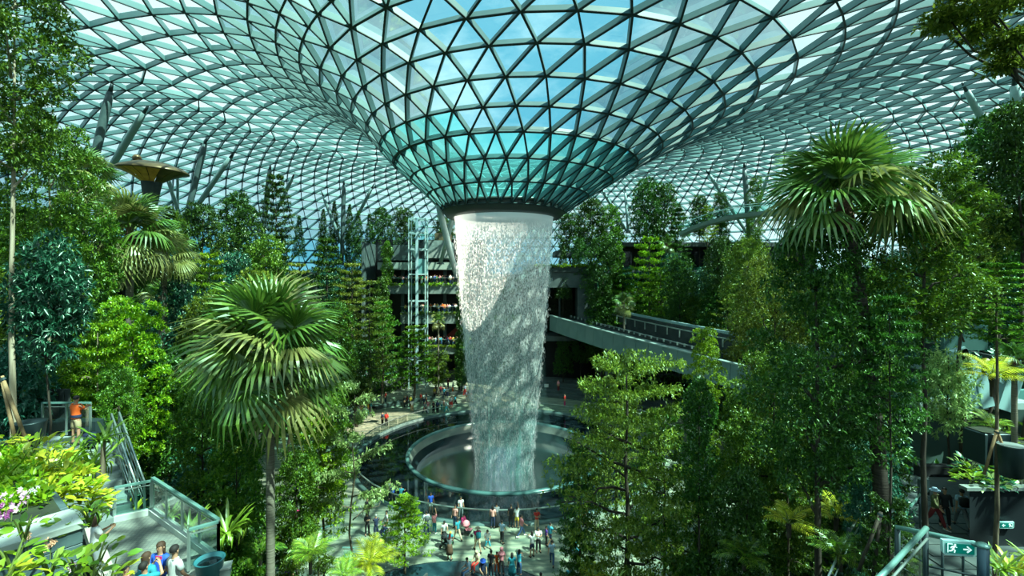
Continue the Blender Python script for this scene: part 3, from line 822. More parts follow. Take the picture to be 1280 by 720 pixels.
tb('rail', [at(1074, 766, 7.0), at(1117, 720, 7.8), at(1160, 672, 8.8)], .022, M_rail, h2, ho2)
tb('post', [at(1157, 660, 8.8), at(1157, 770, 8.8)], .045, M_steel_dk, h2, ho2)
mb = MB(); a = at(1090, 700, 7.4); b = at(1157, 672, 8.8)
mb.add([at(1076, 765, 7.05) - ho2, at(1157, 680, 8.8) - ho2, at(1157, 790, 8.8) - ho2, at(1076, 900, 7.05) - ho2], [(0, 1, 2, 3)]); mb.build('glass_panel', M_glass, h2)
mb = MB(); mb.box(at(1190, 800, 9.0) + Vector((.6, .8, -.55)), (3.6, 3.0, .4)); o = mb.build('ground', M_conc_dk); tag(o, kind='structure')
# second rail behind with sloping green glass
ho3 = at(1130, 690, 15.5)
h3 = empty('handrail', ho3); tag(h3, 'sloping glass stair railing behind the dark trunk at right', 'railing')
tb('rail', [at(1121, 656, 14.8), at(1150, 618, 17.5)], .04, M_railteal, h3, ho3)
tb('post', [at(1121, 656, 14.8), at(1121, 706, 14.8)], .04, M_steel_dk, h3, ho3); tb('post', [at(1150, 618, 17.5), at(1150, 660, 17.5)], .04, M_steel_dk, h3, ho3)
mb = MB(); mb.add([p - ho3 for p in (at(1122, 660, 14.8), at(1150, 622, 17.5), at(1150, 656, 17.5), at(1122, 702, 14.8))], [(0, 1, 2, 3)]); mb.build('glass_panel', M_glass, h3)
ho4 = at(1060, 720, 15.5)
h4 = empty('handrail', ho4); tag(h4, 'thin pale stair handrails beside the ringed palm trunk at lower right', 'railing')
tb('rail', [at(1035, 722, 13), at(1058, 672, 14.6), at(1076, 640, 16)], .035, M_rail, h4, ho4); tb('rail', [at(1040, 728, 13), at(1064, 676, 14.6), at(1080, 646, 16)], .02, M_rail, h4, ho4)
tb('post', [at(1061, 660, 14.8), at(1061, 725, 14.8)], .06, M_steel_dk, h4, ho4)
# ------------------------------------------------------------------ left: paved platform, stairs, upper walkway
ZP = 11.3
plo = Vector((-10, 13.5, ZP))
plat = empty('platform', plo); tag(plat, 'grey paved viewing platform with glass railings at lower left', 'platform')
def paving_mat():
    m = bpy.data.materials.new('small_pavers'); m.use_nodes = True; nt = m.node_tree; b = nt.nodes['Principled BSDF']
    tc = nt.nodes.new('ShaderNodeTexCoord'); mp = nt.nodes.new('ShaderNodeMapping'); mp.inputs['Rotation'].default_value = (0, 0, -.25)
    br = nt.nodes.new('ShaderNodeTexBrick'); br.inputs['Scale'].default_value = 4.2; br.offset = 0
    br.inputs['Color1'].default_value = (0.15, 0.17, 0.15, 1); br.inputs['Color2'].default_value = (0.21, 0.225, 0.19, 1); br.inputs['Mortar'].default_value = (0.07, 0.08, 0.08, 1)
    br.inputs['Mortar Size'].default_value = 0.02; br.inputs['Brick Width'].default_value = .5; br.inputs['Row Height'].default_value = .5
    nt.links.new(tc.outputs['Object'], mp.inputs[0]); nt.links.new(mp.outputs[0], br.inputs[0]); nt.links.new(br.outputs[0], b.inputs['Base Color'])
    bp = nt.nodes.new('ShaderNodeBump'); bp.inputs['Strength'].default_value = .4; bp.inputs['Distance'].default_value = .02; bp.invert = True
    nt.links.new(br.outputs['Fac'], bp.inputs['Height']); nt.links.new(bp.outputs[0], b.inputs['Normal']); b.inputs['Roughness'].default_value = .75
    return m
M_pavers = paving_mat()
PL = [atz(143, 652, ZP), atz(189, 642, ZP), atz(273, 704, ZP), atz(300, 760, ZP), atz(150, 760, ZP), atz(118, 668, ZP)]
mb = MB(); q = [p - plo for p in PL]
mb.add([(p.x, p.y, 0) for p in q] + [(p.x, p.y, -.5) for p in q], [(0, 5, 4, 3, 2, 1)] + [(i, (i + 1) % 6, 6 + (i + 1) % 6, 6 + i) for i in range(6)])
mb.build('paving', M_pavers, plat)
mb = MB()
for a, b in ((PL[0], PL[1]), (PL[1], PL[2])): mb.bar(a - plo + Vector((0, 0, .08)), b - plo + Vector((0, 0, .08)), .2, .2)
mb.build('kerb', M_conc_lt, plat)
mb = MB(); mb.bar(PL[5] - plo + Vector((-.1, 0, .1)), PL[4] - plo + Vector((-.1, 0, .1)), .3, .3); mb.build('kerb', mat('kerb_beige', (0.46, 0.43, 0.34), 0.7), plat)
mb = MB(); c = sum(PL, Vector()) / 6 - plo
mb.box((c.x - .5, c.y, -2.9), (1.8, 2.4, 4.6)); mb.build('base_wall', M_conc_dk, plat)
def rail_run(name, pts, label, h=1.08, posts=3, par=None):
    o0 = pts[0].copy(); o = empty(name, o0); tag(o, label, 'railing')
    for a, b in zip(pts, pts[1:]):
        a, b = a - o0, b - o0
        n = max(1, round((b - a).length / 1.15))
        for k in range(n + 1):
            p = a.lerp(b, k / n); mb = MB(); mb.box(p + Vector((0, 0, h / 2)), (.06, .06, h)); mb.build('post', M_rail, o)
        for k in range(n):
            p, r = a.lerp(b, (k + .06) / n), a.lerp(b, (k + .94) / n); u = Vector((0, 0, h * .5))
            mb = MB(); mb.bar(p + u, r + u, .025, h * .78); mb.build('glass_panel', M_glass, o)
        mb = MB(); mb.bar(a + Vector((0, 0, h)), b + Vector((0, 0, h)), .1, .06); mb.build('top_rail', M_railteal, o)
        mb = MB(); mb.bar(a + Vector((0, 0, h * .88)), b + Vector((0, 0, h * .88)), .03, .03); mb.build('mid_rail', M_rail, o)
    return o
rail_run('railing', [PL[0], PL[1]], 'short glass railing along the far edge of the platform beside the stair')
rail_run('railing', [PL[1] + Vector((.05, 0, .1)), PL[2] + Vector((0, 0, .1))], 'long glass railing down the right edge of the paved platform')
rail_run('railing', [PL[2] + Vector((0, 0, .05)), atz(236, 716, ZP) + Vector((0, 0, .05))], 'short glass return railing beside the man in white')
# bin and pot beside the railing
pot = empty('planter_pot', atz(262, 724, ZP)); tag(pot, 'round teal pot at the corner of the platform railing', 'pot')
mb = MB(); mb.lathe([(.01, .02), (.26, .02), (.34, .5), (.36, .52), (.31, .52), (.28, .42), (.01, .42)], (0, 0, 0), 24); mb.build('bowl', mat('pot_teal', (0.03, 0.17, 0.20), 0.4), pot, True)
mb = MB(); mb.lathe([(.01, .425), (.28, .425)], (0, 0, 0), 20); mb.build('water', M_moat, pot)
bx = empty('equipment_box', atz(276, 722, ZP)); tag(bx, 'pale grey box beside the teal pot outside the platform corner', 'box')
mb = MB(); mb.box((.0, .05, .12), (.4, .3, .24), .4, bev=.03); mb.build('body', M_conc, bx); mb = MB(); mb.box((0, .05, .26), (.44, .34, .04), .4); mb.build('lid', M_conc_lt, bx)
# stairs
ZW = 13.0
st_top, st_bot = atz(104, 560, ZW), atz(131, 657, ZP)
sto = st_bot.copy()
stair = empty('staircase', sto); tag(stair, 'narrow grey staircase from the paved platform up to the walkway', 'stairs')
NS = 10
dvec = (st_top - st_bot); side = Vector((dvec.y, -dvec.x, 0)).normalized()
for k in range(NS):
    p = st_bot.lerp(st_top, (k + .5) / NS); z = ZP + (ZW - ZP) * (k + 1) / NS
    mb = MB(); mb.box(Vector((p.x, p.y, z - .12)) - sto, (1.5, .36, .24), math.atan2(side.y, side.x)); mb.build('step', M_conc, stair)
    mb = MB(); mb.box(Vector((p.x, p.y, z - .9)) - sto, (1.46, .34, 1.4), math.atan2(side.y, side.x)); mb.build('riser_block', M_conc_dk, stair)
for sgn, nm in ((.78, 'a'), (1.0, 'b')):
    a, b = st_bot + side * sgn - sto, st_top + side * sgn - sto
    for h in (1.05, .8, .5, .25):
        mb = MB(); mb.tube([a + Vector((0, 0, h)), b + Vector((0, 0, h))], .032 if h > 1 else .016, 8); mb.build('handrail' if h > 1 else 'rail_bar', M_rail, stair, True)
    for k in range(5):
        p = a.lerp(b, k / 4); mb = MB(); mb.box(p + Vector((0, 0, .5)), (.05, .05, 1.05)); mb.build('post', M_rail, stair)
# walkway
wko = atz(85, 552, ZW)
walk = empty('walkway', wko); tag(walk, 'upper grey walkway where the man in the orange shirt stands', 'walkway')
WK = [atz(50, 545, ZW), atz(110, 545, ZW), atz(125, 575, ZW), atz(30, 575, ZW)]
mb = MB(); q = [p - wko for p in WK]; mb.add([(p.x, p.y, 0) for p in q] + [(p.x, p.y, -.4) for p in q], [(0, 3, 2, 1)] + [(i, (i + 1) % 4, 4 + (i + 1) % 4, 4 + i) for i in range(4)])
mb.build('slab', M_conc, walk)
mb = MB(); mb.box(Vector((0, .3, -3.3)), (2.6, 1.4, 5.8)); mb.build('pier', M_conc_dk, walk)
rail_run('railing', [WK[0] + Vector((0, .1, 0)), WK[1] + Vector((0, .1, 0))], 'glass railing behind the man in the orange shirt', 1.25)
mb = MB(); mb.box(Vector((0, 0, .25)), (1.9, .5, .5)); o = mb.build('planter_box', M_steel_dk, None, False, WK[0].lerp(WK[1], .45) + Vector((-.1, .75, -.1))); tag(o, 'long dark planter box behind the upper walkway railing', 'planter')
dk = empty('fence_panel', at(68, 545, 19.2)); tag(dk, 'dark ribbed panel behind the walkway railing', 'panel')
for k in range(6):
    mb = MB(); mb.box((-.55 + k * .22, 0, .9), (.19, .06, 2.1)); mb.build('rib', M_conc_dk, dk)
# louvred plant room seen between trunks at far left
lv = empty('louvre_wall', at(24, 520, 25.5)); tag(lv, 'dark louvred wall between the trunks at the far left', 'wall')
for k in range(8):
    mb = MB(); mb.box((0, 0, .25 + k * .36), (2.6, .12, .2)); mb.build('louvre', M_conc, lv)
mb = MB(); mb.box((0, .15, 1.5), (2.8, .1, 3.4)); mb.build('back_panel', M_conc_dk, lv)

# ------------------------------------------------------------------ near stone planter at the lower left
fa, fb_ = Vector((-6.10, 5.76, 15.77)), Vector((-5.75, 6.22, 15.77))
dirw = (fb_ - fa); dirw.z = 0; dirw.normalize()
back = Vector((-dirw.y, dirw.x, 0))
npo = fb_ - Vector((0, 0, 1.4))
npl = empty('stone_planter', npo); tag(npl, 'near grey stone planter pier with pale coping at lower left', 'planter')
ang_w = math.atan2(dirw.y, dirw.x)
M_block = mat('planter_stone', (0.055, 0.095, 0.105), 0.6, 0, (0.085, 0.135, 0.14), 5.0, .2)
rr = random.Random(4)
for r_ in range(6):
    off = 0 if r_ % 2 else .25
    k = 0; x = 0.0
    ws = [.30 if r_ % 2 else .55] + [.52] * 5
    for w in ws:
        c = fb_ - dirw * (x + w / 2) + back * .22 + Vector((0, 0, -.09 - .205 * r_ - .10))
        mb = MB(); mb.box(c - npo + back * rr.uniform(-.004, .004), (w - .008, .44, .198), ang_w, bev=.008); mb.build('stone_block', M_block, npl); x += w
    # return side
    for q in range(3):
        c = fb_ + back * (.22 + .44 * .5 + .5 * q + .25) - dirw * .2 + Vector((0, 0, -.19 - .205 * r_))
        mb = MB(); mb.box(c - npo, (.4, .49, .198), ang_w, bev=.008); mb.build('stone_block', M_block, npl)
for k in range(4):
    c = fb_ - dirw * (.28 + .56 * k) + back * .27 + Vector((0, 0, -.04))
    mb = MB(); mb.box(c - npo + Vector((0, 0, .0)), (.552, .62, .1), ang_w, bev=.012); mb.build('coping_stone', M_conc_lt, npl)
mb = MB(); c = fb_ - dirw * 1.7 + back * 1.9 + Vector((0, 0, -.3)); mb.box(c - npo, (3.2, 2.8, .5), ang_w); mb.build('soil', M_soil, npl)
mb = MB(); c = fb_ - dirw * 1.9 + back * 3.6 + Vector((0, 0, -.2)); mb.box(c - npo, (3.6, 3.2, .5), ang_w); mb.build('soil', M_soil, npl)

# ------------------------------------------------------------------ plaza: front water feature, steps, ledges, benches
wf = empty('water_steps', (-3.6, 28.6, 0)); tag(wf, 'dark sunken water steps with two white cascades at the bottom of the plaza', 'fountain')
M_wet = mat('wet_stone', (0.010, 0.030, 0.040), 0.12, 0, (0.02, 0.055, 0.065), 1.5, .1)
mb = MB()
mb.lathe([(0.01, .03), (4.4, .03), (4.7, .10), (4.9, .10), (5.0, .0)], (0, -.9, 0), 60, sx=1.25, sy=.72); mb.build('basin', M_wet, wf, True)
for k, (x, y) in enumerate(((-1.8, .9), (-.2, .6), (1.0, .3))):
    mb = MB(); mb.bar((x, y, .22), (x - .8, y - 1.8, .16), .12, .34); mb.build('divider', M_conc_dk, wf)
M_casc = mat('cascade_foam', (0.30, 0.62, 0.62), 0.3, 0, (0.80, 0.95, 0.94), 5, .5, stretch=(1, .2, 1))
for x, y in ((-1.25, .5), (.15, .2)):
    mb = MB(); mb.add([(x - .1, y + .2, .30), (x + .35, y + .15, .30), (x + .15, y - .5, .2), (x - .1, y - 1.3, .08), (x - .6, y - 1.2, .08), (x - .3, y - .45, .2)], [(0, 5, 2, 1), (5, 4, 3, 2)]); mb.build('cascade', M_casc, wf)
# amphitheatre steps behind the pool on the right
for i in range(5):
    mb = MB(); r0 = 24 + i * 1.5; z = .35 * (i + 1)
    mb.lathe([(r0, 0), (r0, z), (r0 + 1.55, z), (r0 + 1.55, 0)], (AX, AY, 0), 40, .55, 1.42)
    o = mb.build('floor', mat('step_stone', (0.06, 0.085, 0.085), 0.6, 0, (0.09, 0.12, 0.115), 1.0)); tag(o, kind='structure')
# curved planter ledges / seats at the back left
for i, (a0, a1, r0, w, h) in enumerate(((2.05, 2.45, 24.6, 1.0, .45), (1.72, 1.95, 26.0, .7, .45), (2.62, 2.86, 23.6, 1.0, .45))):
    mb = MB(); mb.lathe([(r0, 0), (r0, h), (r0 + w, h), (r0 + w, 0)], (0, 0, 0), 24, a0, a1)
    o = mb.build('stone_bench', mat('seat_stone', (0.055, 0.07, 0.065), 0.6), None, False, (AX, AY, 0))
    tag(o, ('low curved stone seat wall at the back left of the plaza', 'short dark curved bench behind the pool', 'grey curved planter ledge at the left end of the plaza')[i], 'bench')
sb = empty('sign_board', at(683, 496, 76) ); sb.location.z = .7; tag(sb, 'small white sign board on a stand on the dark steps right of the waterfall', 'sign')
mb = MB(); mb.box((0, 0, 1.0), (.7, .05, .55)); mb.build('board', mat('board_white', (.75, .82, .82), .5), sb); mb = MB(); mb.box((0, .03, .45), (.06, .05, .95)); mb.build('stand', M_steel_dk, sb)
# low railing at the near left of the plaza
rail_run('railing', [atz(428, 702, 0), atz(456, 703, 0), atz(484, 705, 0)], 'low thin railing at the near left edge of the plaza', .95)
rail_run('railing', [atz(372, 690, 2.2), atz(430, 668, 1.2)], 'sloping ramp railing behind the palm shrubs at the bottom left of the plaza', .95)
# ------------------------------------------------------------------ plants
G = np.random.default_rng(11)
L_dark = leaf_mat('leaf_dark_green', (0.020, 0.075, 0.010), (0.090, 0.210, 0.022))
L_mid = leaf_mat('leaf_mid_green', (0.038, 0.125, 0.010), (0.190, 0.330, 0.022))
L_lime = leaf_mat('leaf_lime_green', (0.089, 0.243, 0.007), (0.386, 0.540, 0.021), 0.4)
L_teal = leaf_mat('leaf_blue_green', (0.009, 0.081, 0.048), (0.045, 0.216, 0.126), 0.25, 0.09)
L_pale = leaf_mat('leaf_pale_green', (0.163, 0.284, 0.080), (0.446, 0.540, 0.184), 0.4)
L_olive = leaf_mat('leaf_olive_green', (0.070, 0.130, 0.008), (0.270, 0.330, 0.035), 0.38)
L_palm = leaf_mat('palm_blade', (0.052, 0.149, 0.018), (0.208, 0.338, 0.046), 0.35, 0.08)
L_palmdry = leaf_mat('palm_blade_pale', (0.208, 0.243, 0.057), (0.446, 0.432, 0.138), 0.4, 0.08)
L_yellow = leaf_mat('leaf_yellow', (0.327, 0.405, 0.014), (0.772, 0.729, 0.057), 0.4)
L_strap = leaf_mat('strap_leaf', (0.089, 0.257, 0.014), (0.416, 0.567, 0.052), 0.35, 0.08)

def norm(a): return a / np.maximum(np.linalg.norm(a, axis=-1, keepdims=True), 1e-9)
def leaves(base, d, L, Wd, fold=0.12, upb=0.8, rng=G):
    """folded rhombic leaves from base along d -> vertices, triangles"""
    n = len(base)
    L = np.broadcast_to(np.asarray(L, float), (n,))[:, None] * rng.uniform(.75, 1.25, (n, 1))
    Wd = np.broadcast_to(np.asarray(Wd, float), (n,))[:, None] * rng.uniform(.8, 1.2, (n, 1))
    up = norm(rng.normal(0, 1, (n, 3)) * (1 - upb) * 1.6 + np.array([0, 0, 1.0]) * upb)
    side = norm(np.cross(d, up)); nm = np.cross(side, d)
    V = np.empty((n, 4, 3))
    V[:, 0] = base
    V[:, 1] = base + d * L * .45 + side * Wd * .5 + nm * Wd * fold
    V[:, 2] = base + d * L - nm * L * .08
    V[:, 3] = base + d * L * .45 - side * Wd * .5 + nm * Wd * fold
    T = np.array([(0, 1, 2), (0, 2, 3)])
    T = (np.arange(n)[:, None, None] * 4 + T[None]).reshape(-1, 3)
    return V.reshape(-1, 3), T
def rosettes(tips, axis, per, L, Wd, spread=1.0, upb=.8, droop=0.0, rng=G, jit=.35):
    n = len(tips)
    b = np.repeat(tips, per, 0); a = np.repeat(axis, per, 0)
    d = norm(a * .7 + norm(rng.normal(0, 1, (n * per, 3))) * spread + np.array([0, 0, -droop]))
    return leaves(b + rng.normal(0, jit * L, b.shape) * .5, d, L, Wd, upb=upb, rng=rng)
def shell(c, r, n, rng=G, lo=.55, zlo=-0.7):
    """points towards the outside of an ellipsoid"""
    u = norm(rng.normal(0, 1, (n, 3))); u[:, 2] = np.where(u[:, 2] < zlo, -u[:, 2], u[:, 2])
    return np.asarray(c) + u * np.asarray(r) * rng.uniform(lo, 1.0, (n, 1)), u
def join(parts):
    V = []; T = []; b = 0
    for v, t in parts: V.append(v); T.append(t + b); b += len(v)
    return np.concatenate(V), np.concatenate(T)
def wob_tube(mb, a, b, r0, r1, rng, n=5, w=.04, seg=6):
    a, b = Vector(a), Vector(b); L = (b - a).length
    pts = [a.lerp(b, k / n) + Vector(rng.normal(0, w * L, 3)) * (0 if k in (0,) else math.sin(PI * k / n)) for k in range(n + 1)]
    mb.tube(pts, [r0 + (r1 - r0) * k / n for k in range(n + 1)], seg)
    return pts

class Proto:
    def __init__(s, name, H, R, trunk, branches, foliage, twigs=None):
        s.name, s.H, s.R, s.trunk, s.branches, s.foliage = name, H, R, trunk, branches, foliage
def make_proto(kind, seed, leafm, barkm, n_leaf=5000, L=.3, near=False):
    """one tree 10 m tall at real size; copied and scaled on placement"""
    rng = np.random.default_rng(seed); H = 10.0; R = 3.0
    tm = MB(); br = []; fol = []
    def branch(a, b, r0=.07, r1=.02):
        m = MB(); wob_tube(m, a, b, r0, r1, rng, 4, .05, 5); br.append(m.mesh('branch', barkm, True))
    if kind == 'broad':                 # tall crown of leaf clumps
        wob_tube(tm, (0, 0, -.6), (rng.normal(0, .2), rng.normal(0, .2), 9.0), .19, .04, rng, 8, .012, 8)
        nc = 34
        for k in range(nc):
            t = .26 + .72 * (k + .5) / nc; rad = R * (math.sin(PI * min(1, (t - .16) / .9)) ** .7) * .78
            a = k * 2.4 + rng.normal(0, .3); q = rad * rng.uniform(.45, 1.0)
            c = np.array([q * math.cos(a), q * math.sin(a), t * H]); r = np.array([1, 1, .62]) * rng.uniform(.75, 1.25)
            tips, u = shell(c, r, n_leaf // nc // 6, rng)
            fol.append(rosettes(tips, norm(u + np.array([0, 0, .3])), 6, L, L * .42, 1.0, .75, .1, rng))
            if k % 4 == 0: branch((0, 0, t * H - 1.0), c)
    elif kind in ('layer', 'layerw'):   # flat tiers of small leaves
        wob_tube(tm, (0, 0, -.6), (0, 0, 9.7), .16, .03, rng, 8, .006, 8)
        tiers = 11; per = n_leaf // tiers
        for k in range(tiers):
            t = .26 + .72 * k / (tiers - 1); u_ = (t - .26) / .72; rad = R * ((1.0 - .62 * u_ ** 2.0) if kind == 'layer' else (.62 + .38 * math.sin(PI * (.1 + .85 * u_)))) * rng.uniform(.82, 1.1); nb = 6 if kind == 'layer' else 8
            for j in range(nb):
                a = j * 2 * PI / nb + k * .7 + rng.normal(0, .2); rl = rad * rng.uniform(.7, 1.1)
                tip = np.array([rl * math.cos(a), rl * math.sin(a), t * H + .16 * rl])
                m_ = per // nb // 6
                s_ = rng.uniform(.12, 1.0, (m_, 1)) ** .7
                lat = rng.normal(0, .30, (m_, 1)) * s_ * rl * .55
                base = np.array([0, 0, t * H]) + (tip - np.array([0, 0, t * H])) * s_ + np.concatenate([-math.sin(a) * lat, math.cos(a) * lat, rng.normal(0, .05, (m_, 1))], 1)
                ax = norm(np.array([math.cos(a), math.sin(a), .1])[None] + np.zeros((m_, 3)))
                fol.append(rosettes(base, ax, 6, L, L * .45, .9, .93, 0, rng))
                if k < 8 and j % 5 == 0: branch((0, 0, t * H), tip, .05, .015)
    elif kind == 'cone':                # dense dark narrow conifer
        wob_tube(tm, (0, 0, -.6), (0, 0, 9.9), .15, .02, rng, 6, .004, 7)
        tiers = 17; per = n_leaf // tiers
        for k in range(tiers):
            t = .16 + .83 * k / (tiers - 1); rad = 2.1 * (1.02 - t) ** .75 * rng.uniform(.85, 1.1) + .1
            m_ = max(3, int(per // 6 * (1.5 - t)))
            a = rng.uniform(0, 2 * PI, m_); q = rad * rng.uniform(.2, 1, m_) ** .6
            base = np.stack([q * np.cos(a), q * np.sin(a), t * H - q * .28 + rng.normal(0, .12, m_)], 1)
            ax = np.stack([np.cos(a), np.sin(a), np.full(m_, .15)], 1)
            fol.append(rosettes(base, norm(ax), 6, L, L * .32, .8, .8, .15, rng))
            if k % 3 == 0: branch((0, 0, t * H), (rad * .8 * math.cos(k), rad * .8 * math.sin(k), t * H - .2), .035, .01)
    elif kind == 'ball':                # bushy rounded mounds to the ground
        wob_tube(tm, (0, 0, -.6), (0, 0, 8.6), .14, .03, rng, 6, .012, 7)
        nc = 40
        for k in range(nc):
            t = .20 + .74 * (k + .5) / nc; rad = R * (1 - abs(t - .42) * 1.25) * .85
            a = k * 2.4; q = rad * rng.uniform(.5, 1.0)
            c = np.array([q * math.cos(a), q * math.sin(a), t * H]); r = np.array([1, 1, .7]) * rng.uniform(.6, .95)
            tips, u = shell(c, r, n_leaf // nc // 6, rng, .8, -.2)
            fol.append(rosettes(tips, norm(u + np.array([0, 0, .7])), 6, L, L * .5, .8, .8, 0, rng))
            if k % 7 == 0: branch((0, 0, t * H - .6), c, .05)
    elif kind == 'teal':                # drooping hands of long leaflets
        wob_tube(tm, (0, 0, -.6), (.2, 0, 8.9), .15, .04, rng, 6, .015, 7)
        n_ = n_leaf // 9
        tips, u = shell((0, 0, 5.9), (2.5, 2.5, 4.0), n_, rng, .35, -1)
        fol.append(rosettes(tips, norm(u * np.array([1, 1, .3])), 9, L, L * .3, 1.1, .75, .35, rng, .15))
        for k in range(7): a = k * 2.4; z = 3 + k * .8; branch((0, 0, z - .6), (1.8 * math.cos(a), 1.8 * math.sin(a), z + .5))
    elif kind == 'airy':                # thin see-through crown on a slender stem
        wob_tube(tm, (0, 0, -.6), (.15, 0, 9.4), .085, .02, rng, 8, .012, 7)
        for k in range(12):
            t = .36 + .6 * k / 11; a = k * 2.4; rl = R * (1.05 - .75 * (t - .36) / .6) * rng.uniform(.75, 1.05)
            tip = np.array([rl * math.cos(a), rl * math.sin(a), t * H + .25 * rl])
            m_ = n_leaf // 12 // 6; s_ = rng.uniform(.25, 1.0, (m_, 1))
            base = np.array([0, 0, t * H]) + (tip - np.array([0, 0, t * H])) * s_ + rng.normal(0, .3, (m_, 3)) * np.array([1, 1, .35]) * s_
            fol.append(rosettes(base, norm(np.array([[math.cos(a), math.sin(a), .2]]) + np.zeros((m_, 3))), 6, L, L * .45, .9, .9, 0, rng))
            if k < 8: branch((0, 0, t * H), tip, .035, .008)
    elif kind == 'column':              # trunk wrapped in climbers
        wob_tube(tm, (0, 0, -.6), (0, 0, 9.4), .16, .05, rng, 6, .006, 7)
        n_ = n_leaf // 7; z = rng.uniform(.6, 9.8, n_); a = rng.uniform(0, 2 * PI, n_)
        q = (1.25 + .4 * np.sin(z * 1.7 + a * 2)) * rng.uniform(.6, 1, n_) * np.clip((10.4 - z) / 1.8, .2, 1)
        tips = np.stack([q * np.cos(a), q * np.sin(a), z], 1)
        fol.append(rosettes(tips, norm(np.stack([np.cos(a), np.sin(a), np.full(n_, .1)], 1)), 7, L, L * .62, .9, .6, .25, rng))
        branch((0, 0, 7), (.9, .3, 8.2), .05); branch((0, 0, 5), (-.9, .2, 6.0), .05)
    V, T = join(fol)
    return Proto(kind, H, R, tm.mesh('trunk', barkm, True), br, arr_mesh('foliage', V, T, leafm))

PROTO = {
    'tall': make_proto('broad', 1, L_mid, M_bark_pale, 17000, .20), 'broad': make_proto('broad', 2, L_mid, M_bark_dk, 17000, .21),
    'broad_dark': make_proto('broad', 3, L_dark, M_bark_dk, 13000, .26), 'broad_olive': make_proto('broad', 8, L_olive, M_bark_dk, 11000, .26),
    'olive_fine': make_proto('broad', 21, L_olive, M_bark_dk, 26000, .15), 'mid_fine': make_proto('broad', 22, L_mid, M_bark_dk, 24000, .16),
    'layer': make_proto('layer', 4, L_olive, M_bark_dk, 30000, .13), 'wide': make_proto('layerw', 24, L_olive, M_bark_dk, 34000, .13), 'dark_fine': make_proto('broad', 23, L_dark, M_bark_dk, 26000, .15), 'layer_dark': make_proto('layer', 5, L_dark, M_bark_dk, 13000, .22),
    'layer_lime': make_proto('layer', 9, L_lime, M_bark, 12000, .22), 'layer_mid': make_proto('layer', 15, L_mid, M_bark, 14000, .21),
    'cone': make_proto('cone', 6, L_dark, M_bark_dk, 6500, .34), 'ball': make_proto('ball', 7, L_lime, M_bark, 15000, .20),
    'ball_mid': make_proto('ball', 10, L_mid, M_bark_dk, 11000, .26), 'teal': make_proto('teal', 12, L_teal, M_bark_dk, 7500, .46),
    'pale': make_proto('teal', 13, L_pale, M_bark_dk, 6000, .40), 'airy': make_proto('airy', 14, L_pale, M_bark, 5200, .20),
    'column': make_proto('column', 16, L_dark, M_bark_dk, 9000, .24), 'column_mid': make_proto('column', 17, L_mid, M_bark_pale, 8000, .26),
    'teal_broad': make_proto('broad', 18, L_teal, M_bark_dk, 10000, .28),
}
TREES = []
def tree_at(kind, base, H, R, label, group=None, rz=None, name='tree', bare=False, flat=1.0):
    zr = [q for q in (roof_z(base.x + R * .7 * dx, base.y + R * .7 * dy) for dx, dy in ((0, 0), (1, 0), (-1, 0), (0, 1), (0, -1))) if q is not None]
    if zr and base.y > 40: H = max(3.0, min(H, min(zr) - .8 - base.z))
    p = PROTO[kind]
    o = empty(name, base, random.uniform(0, 6.28) if rz is None else rz)
    tag(o, label, 'tree', group)
    sxy = R / p.R; sz = min(H / p.H, 1.3 * sxy) * flat; tw = min(sxy, 1.3 * H / p.H)
    mobj('trunk', p.trunk, o, sc=(tw, tw, H / p.H))
    nst = 1 if bare or kind in ('airy', 'layer') and H < 14 else max(1, min(3, round(.92 * H / (p.H * sz))))
    for k in range(nst):           # tall trees carry their crown in tiers down the stem
        zc = H - p.H * sz - k * (H - p.H * sz) / max(1, nst - 1) * .86
        sc = (sxy * (1 + .12 * k), sxy * (1 + .12 * k), sz)
        if k == 0:
            for b in p.branches: mobj('branch', b, o, (0, 0, zc), sc=sc)
        tag(mobj('foliage', p.foliage, o, (0, 0, zc), (0, 0, 1.9 * k), sc), kind='stuff')
    TREES.append((base, H, R))
    return o
def ground_back(x, y):
    z = ground_z(x, y)
    for y0, z1, x0, x1 in ((70, 4.5, 18, 60), (74, 8.5, 15, 60), (78.5, 12.5, 14.5, 60), (82, 16.5, 14.5, 60), (85.5, 20.3, 2, 60)):
        if y0 <= y <= y0 + 10 and x0 <= x <= x1: z = max(z, z1)
    return z
def tree_px(kind, px, ytop, d, wpx, label, group=None, zb=None, **k):
    """tree whose stem stands at column px, crown top at row ytop, distance d, crown half width wpx pixels"""
    t = at(px, ytop, d); b = ground_back(t.x, t.y) if zb is None else zb
    return tree_at(kind, Vector((t.x, t.y, b)), max(1.5, t.z - b), wpx / F * d, label, group, **k)

# ---- fan palms
def fan_mesh(seed, leafm, droop=.25, nseg=30, Rr=1.0, arc=5.0):
    rng = np.random.default_rng(seed); mb = MB()
    pts = [(0, 0, 0), (0, .45, .05), (0, .95, .02)]
    mb.tube(pts, [.03, .022, .016], 5, 1)
    for k in range(nseg):
        a = -arc / 2 + arc * (k + .5) / nseg; da = arc / nseg * .55
        ln = Rr * (1.0 - .12 * abs(a) / 2.5) * rng.uniform(.92, 1.05)
        def P(t, off, h): return (ln * t * math.sin(a + off), .95 + ln * t * math.cos(a + off), h)
        z0 = .02; z1 = .10; z2 = .05 - droop * .5 + rng.normal(0, .02); z3 = -.05 - droop * 1.5 + rng.normal(0, .05)
        w2 = da * .85; w3 = da * .5
        mb.add([(0, .95, z0), P(.42, -da, z1 - .045), P(.42, 0, z1), P(.42, da, z1 - .045), P(.78, -w2 * .6, z2 - .02), P(.78, w2 * .6, z2 - .02), P(1.05, 0, z3)],
               [(0, 1, 2), (0, 2, 3), (1, 4, 2), (2, 4, 5), (2, 5, 3), (4, 6, 5)], 0)
    return mb.mesh('frond', [leafm, M_palmstalk])
M_palmstalk = mat('palm_stalk', (0.12, 0.17, 0.03), 0.5)
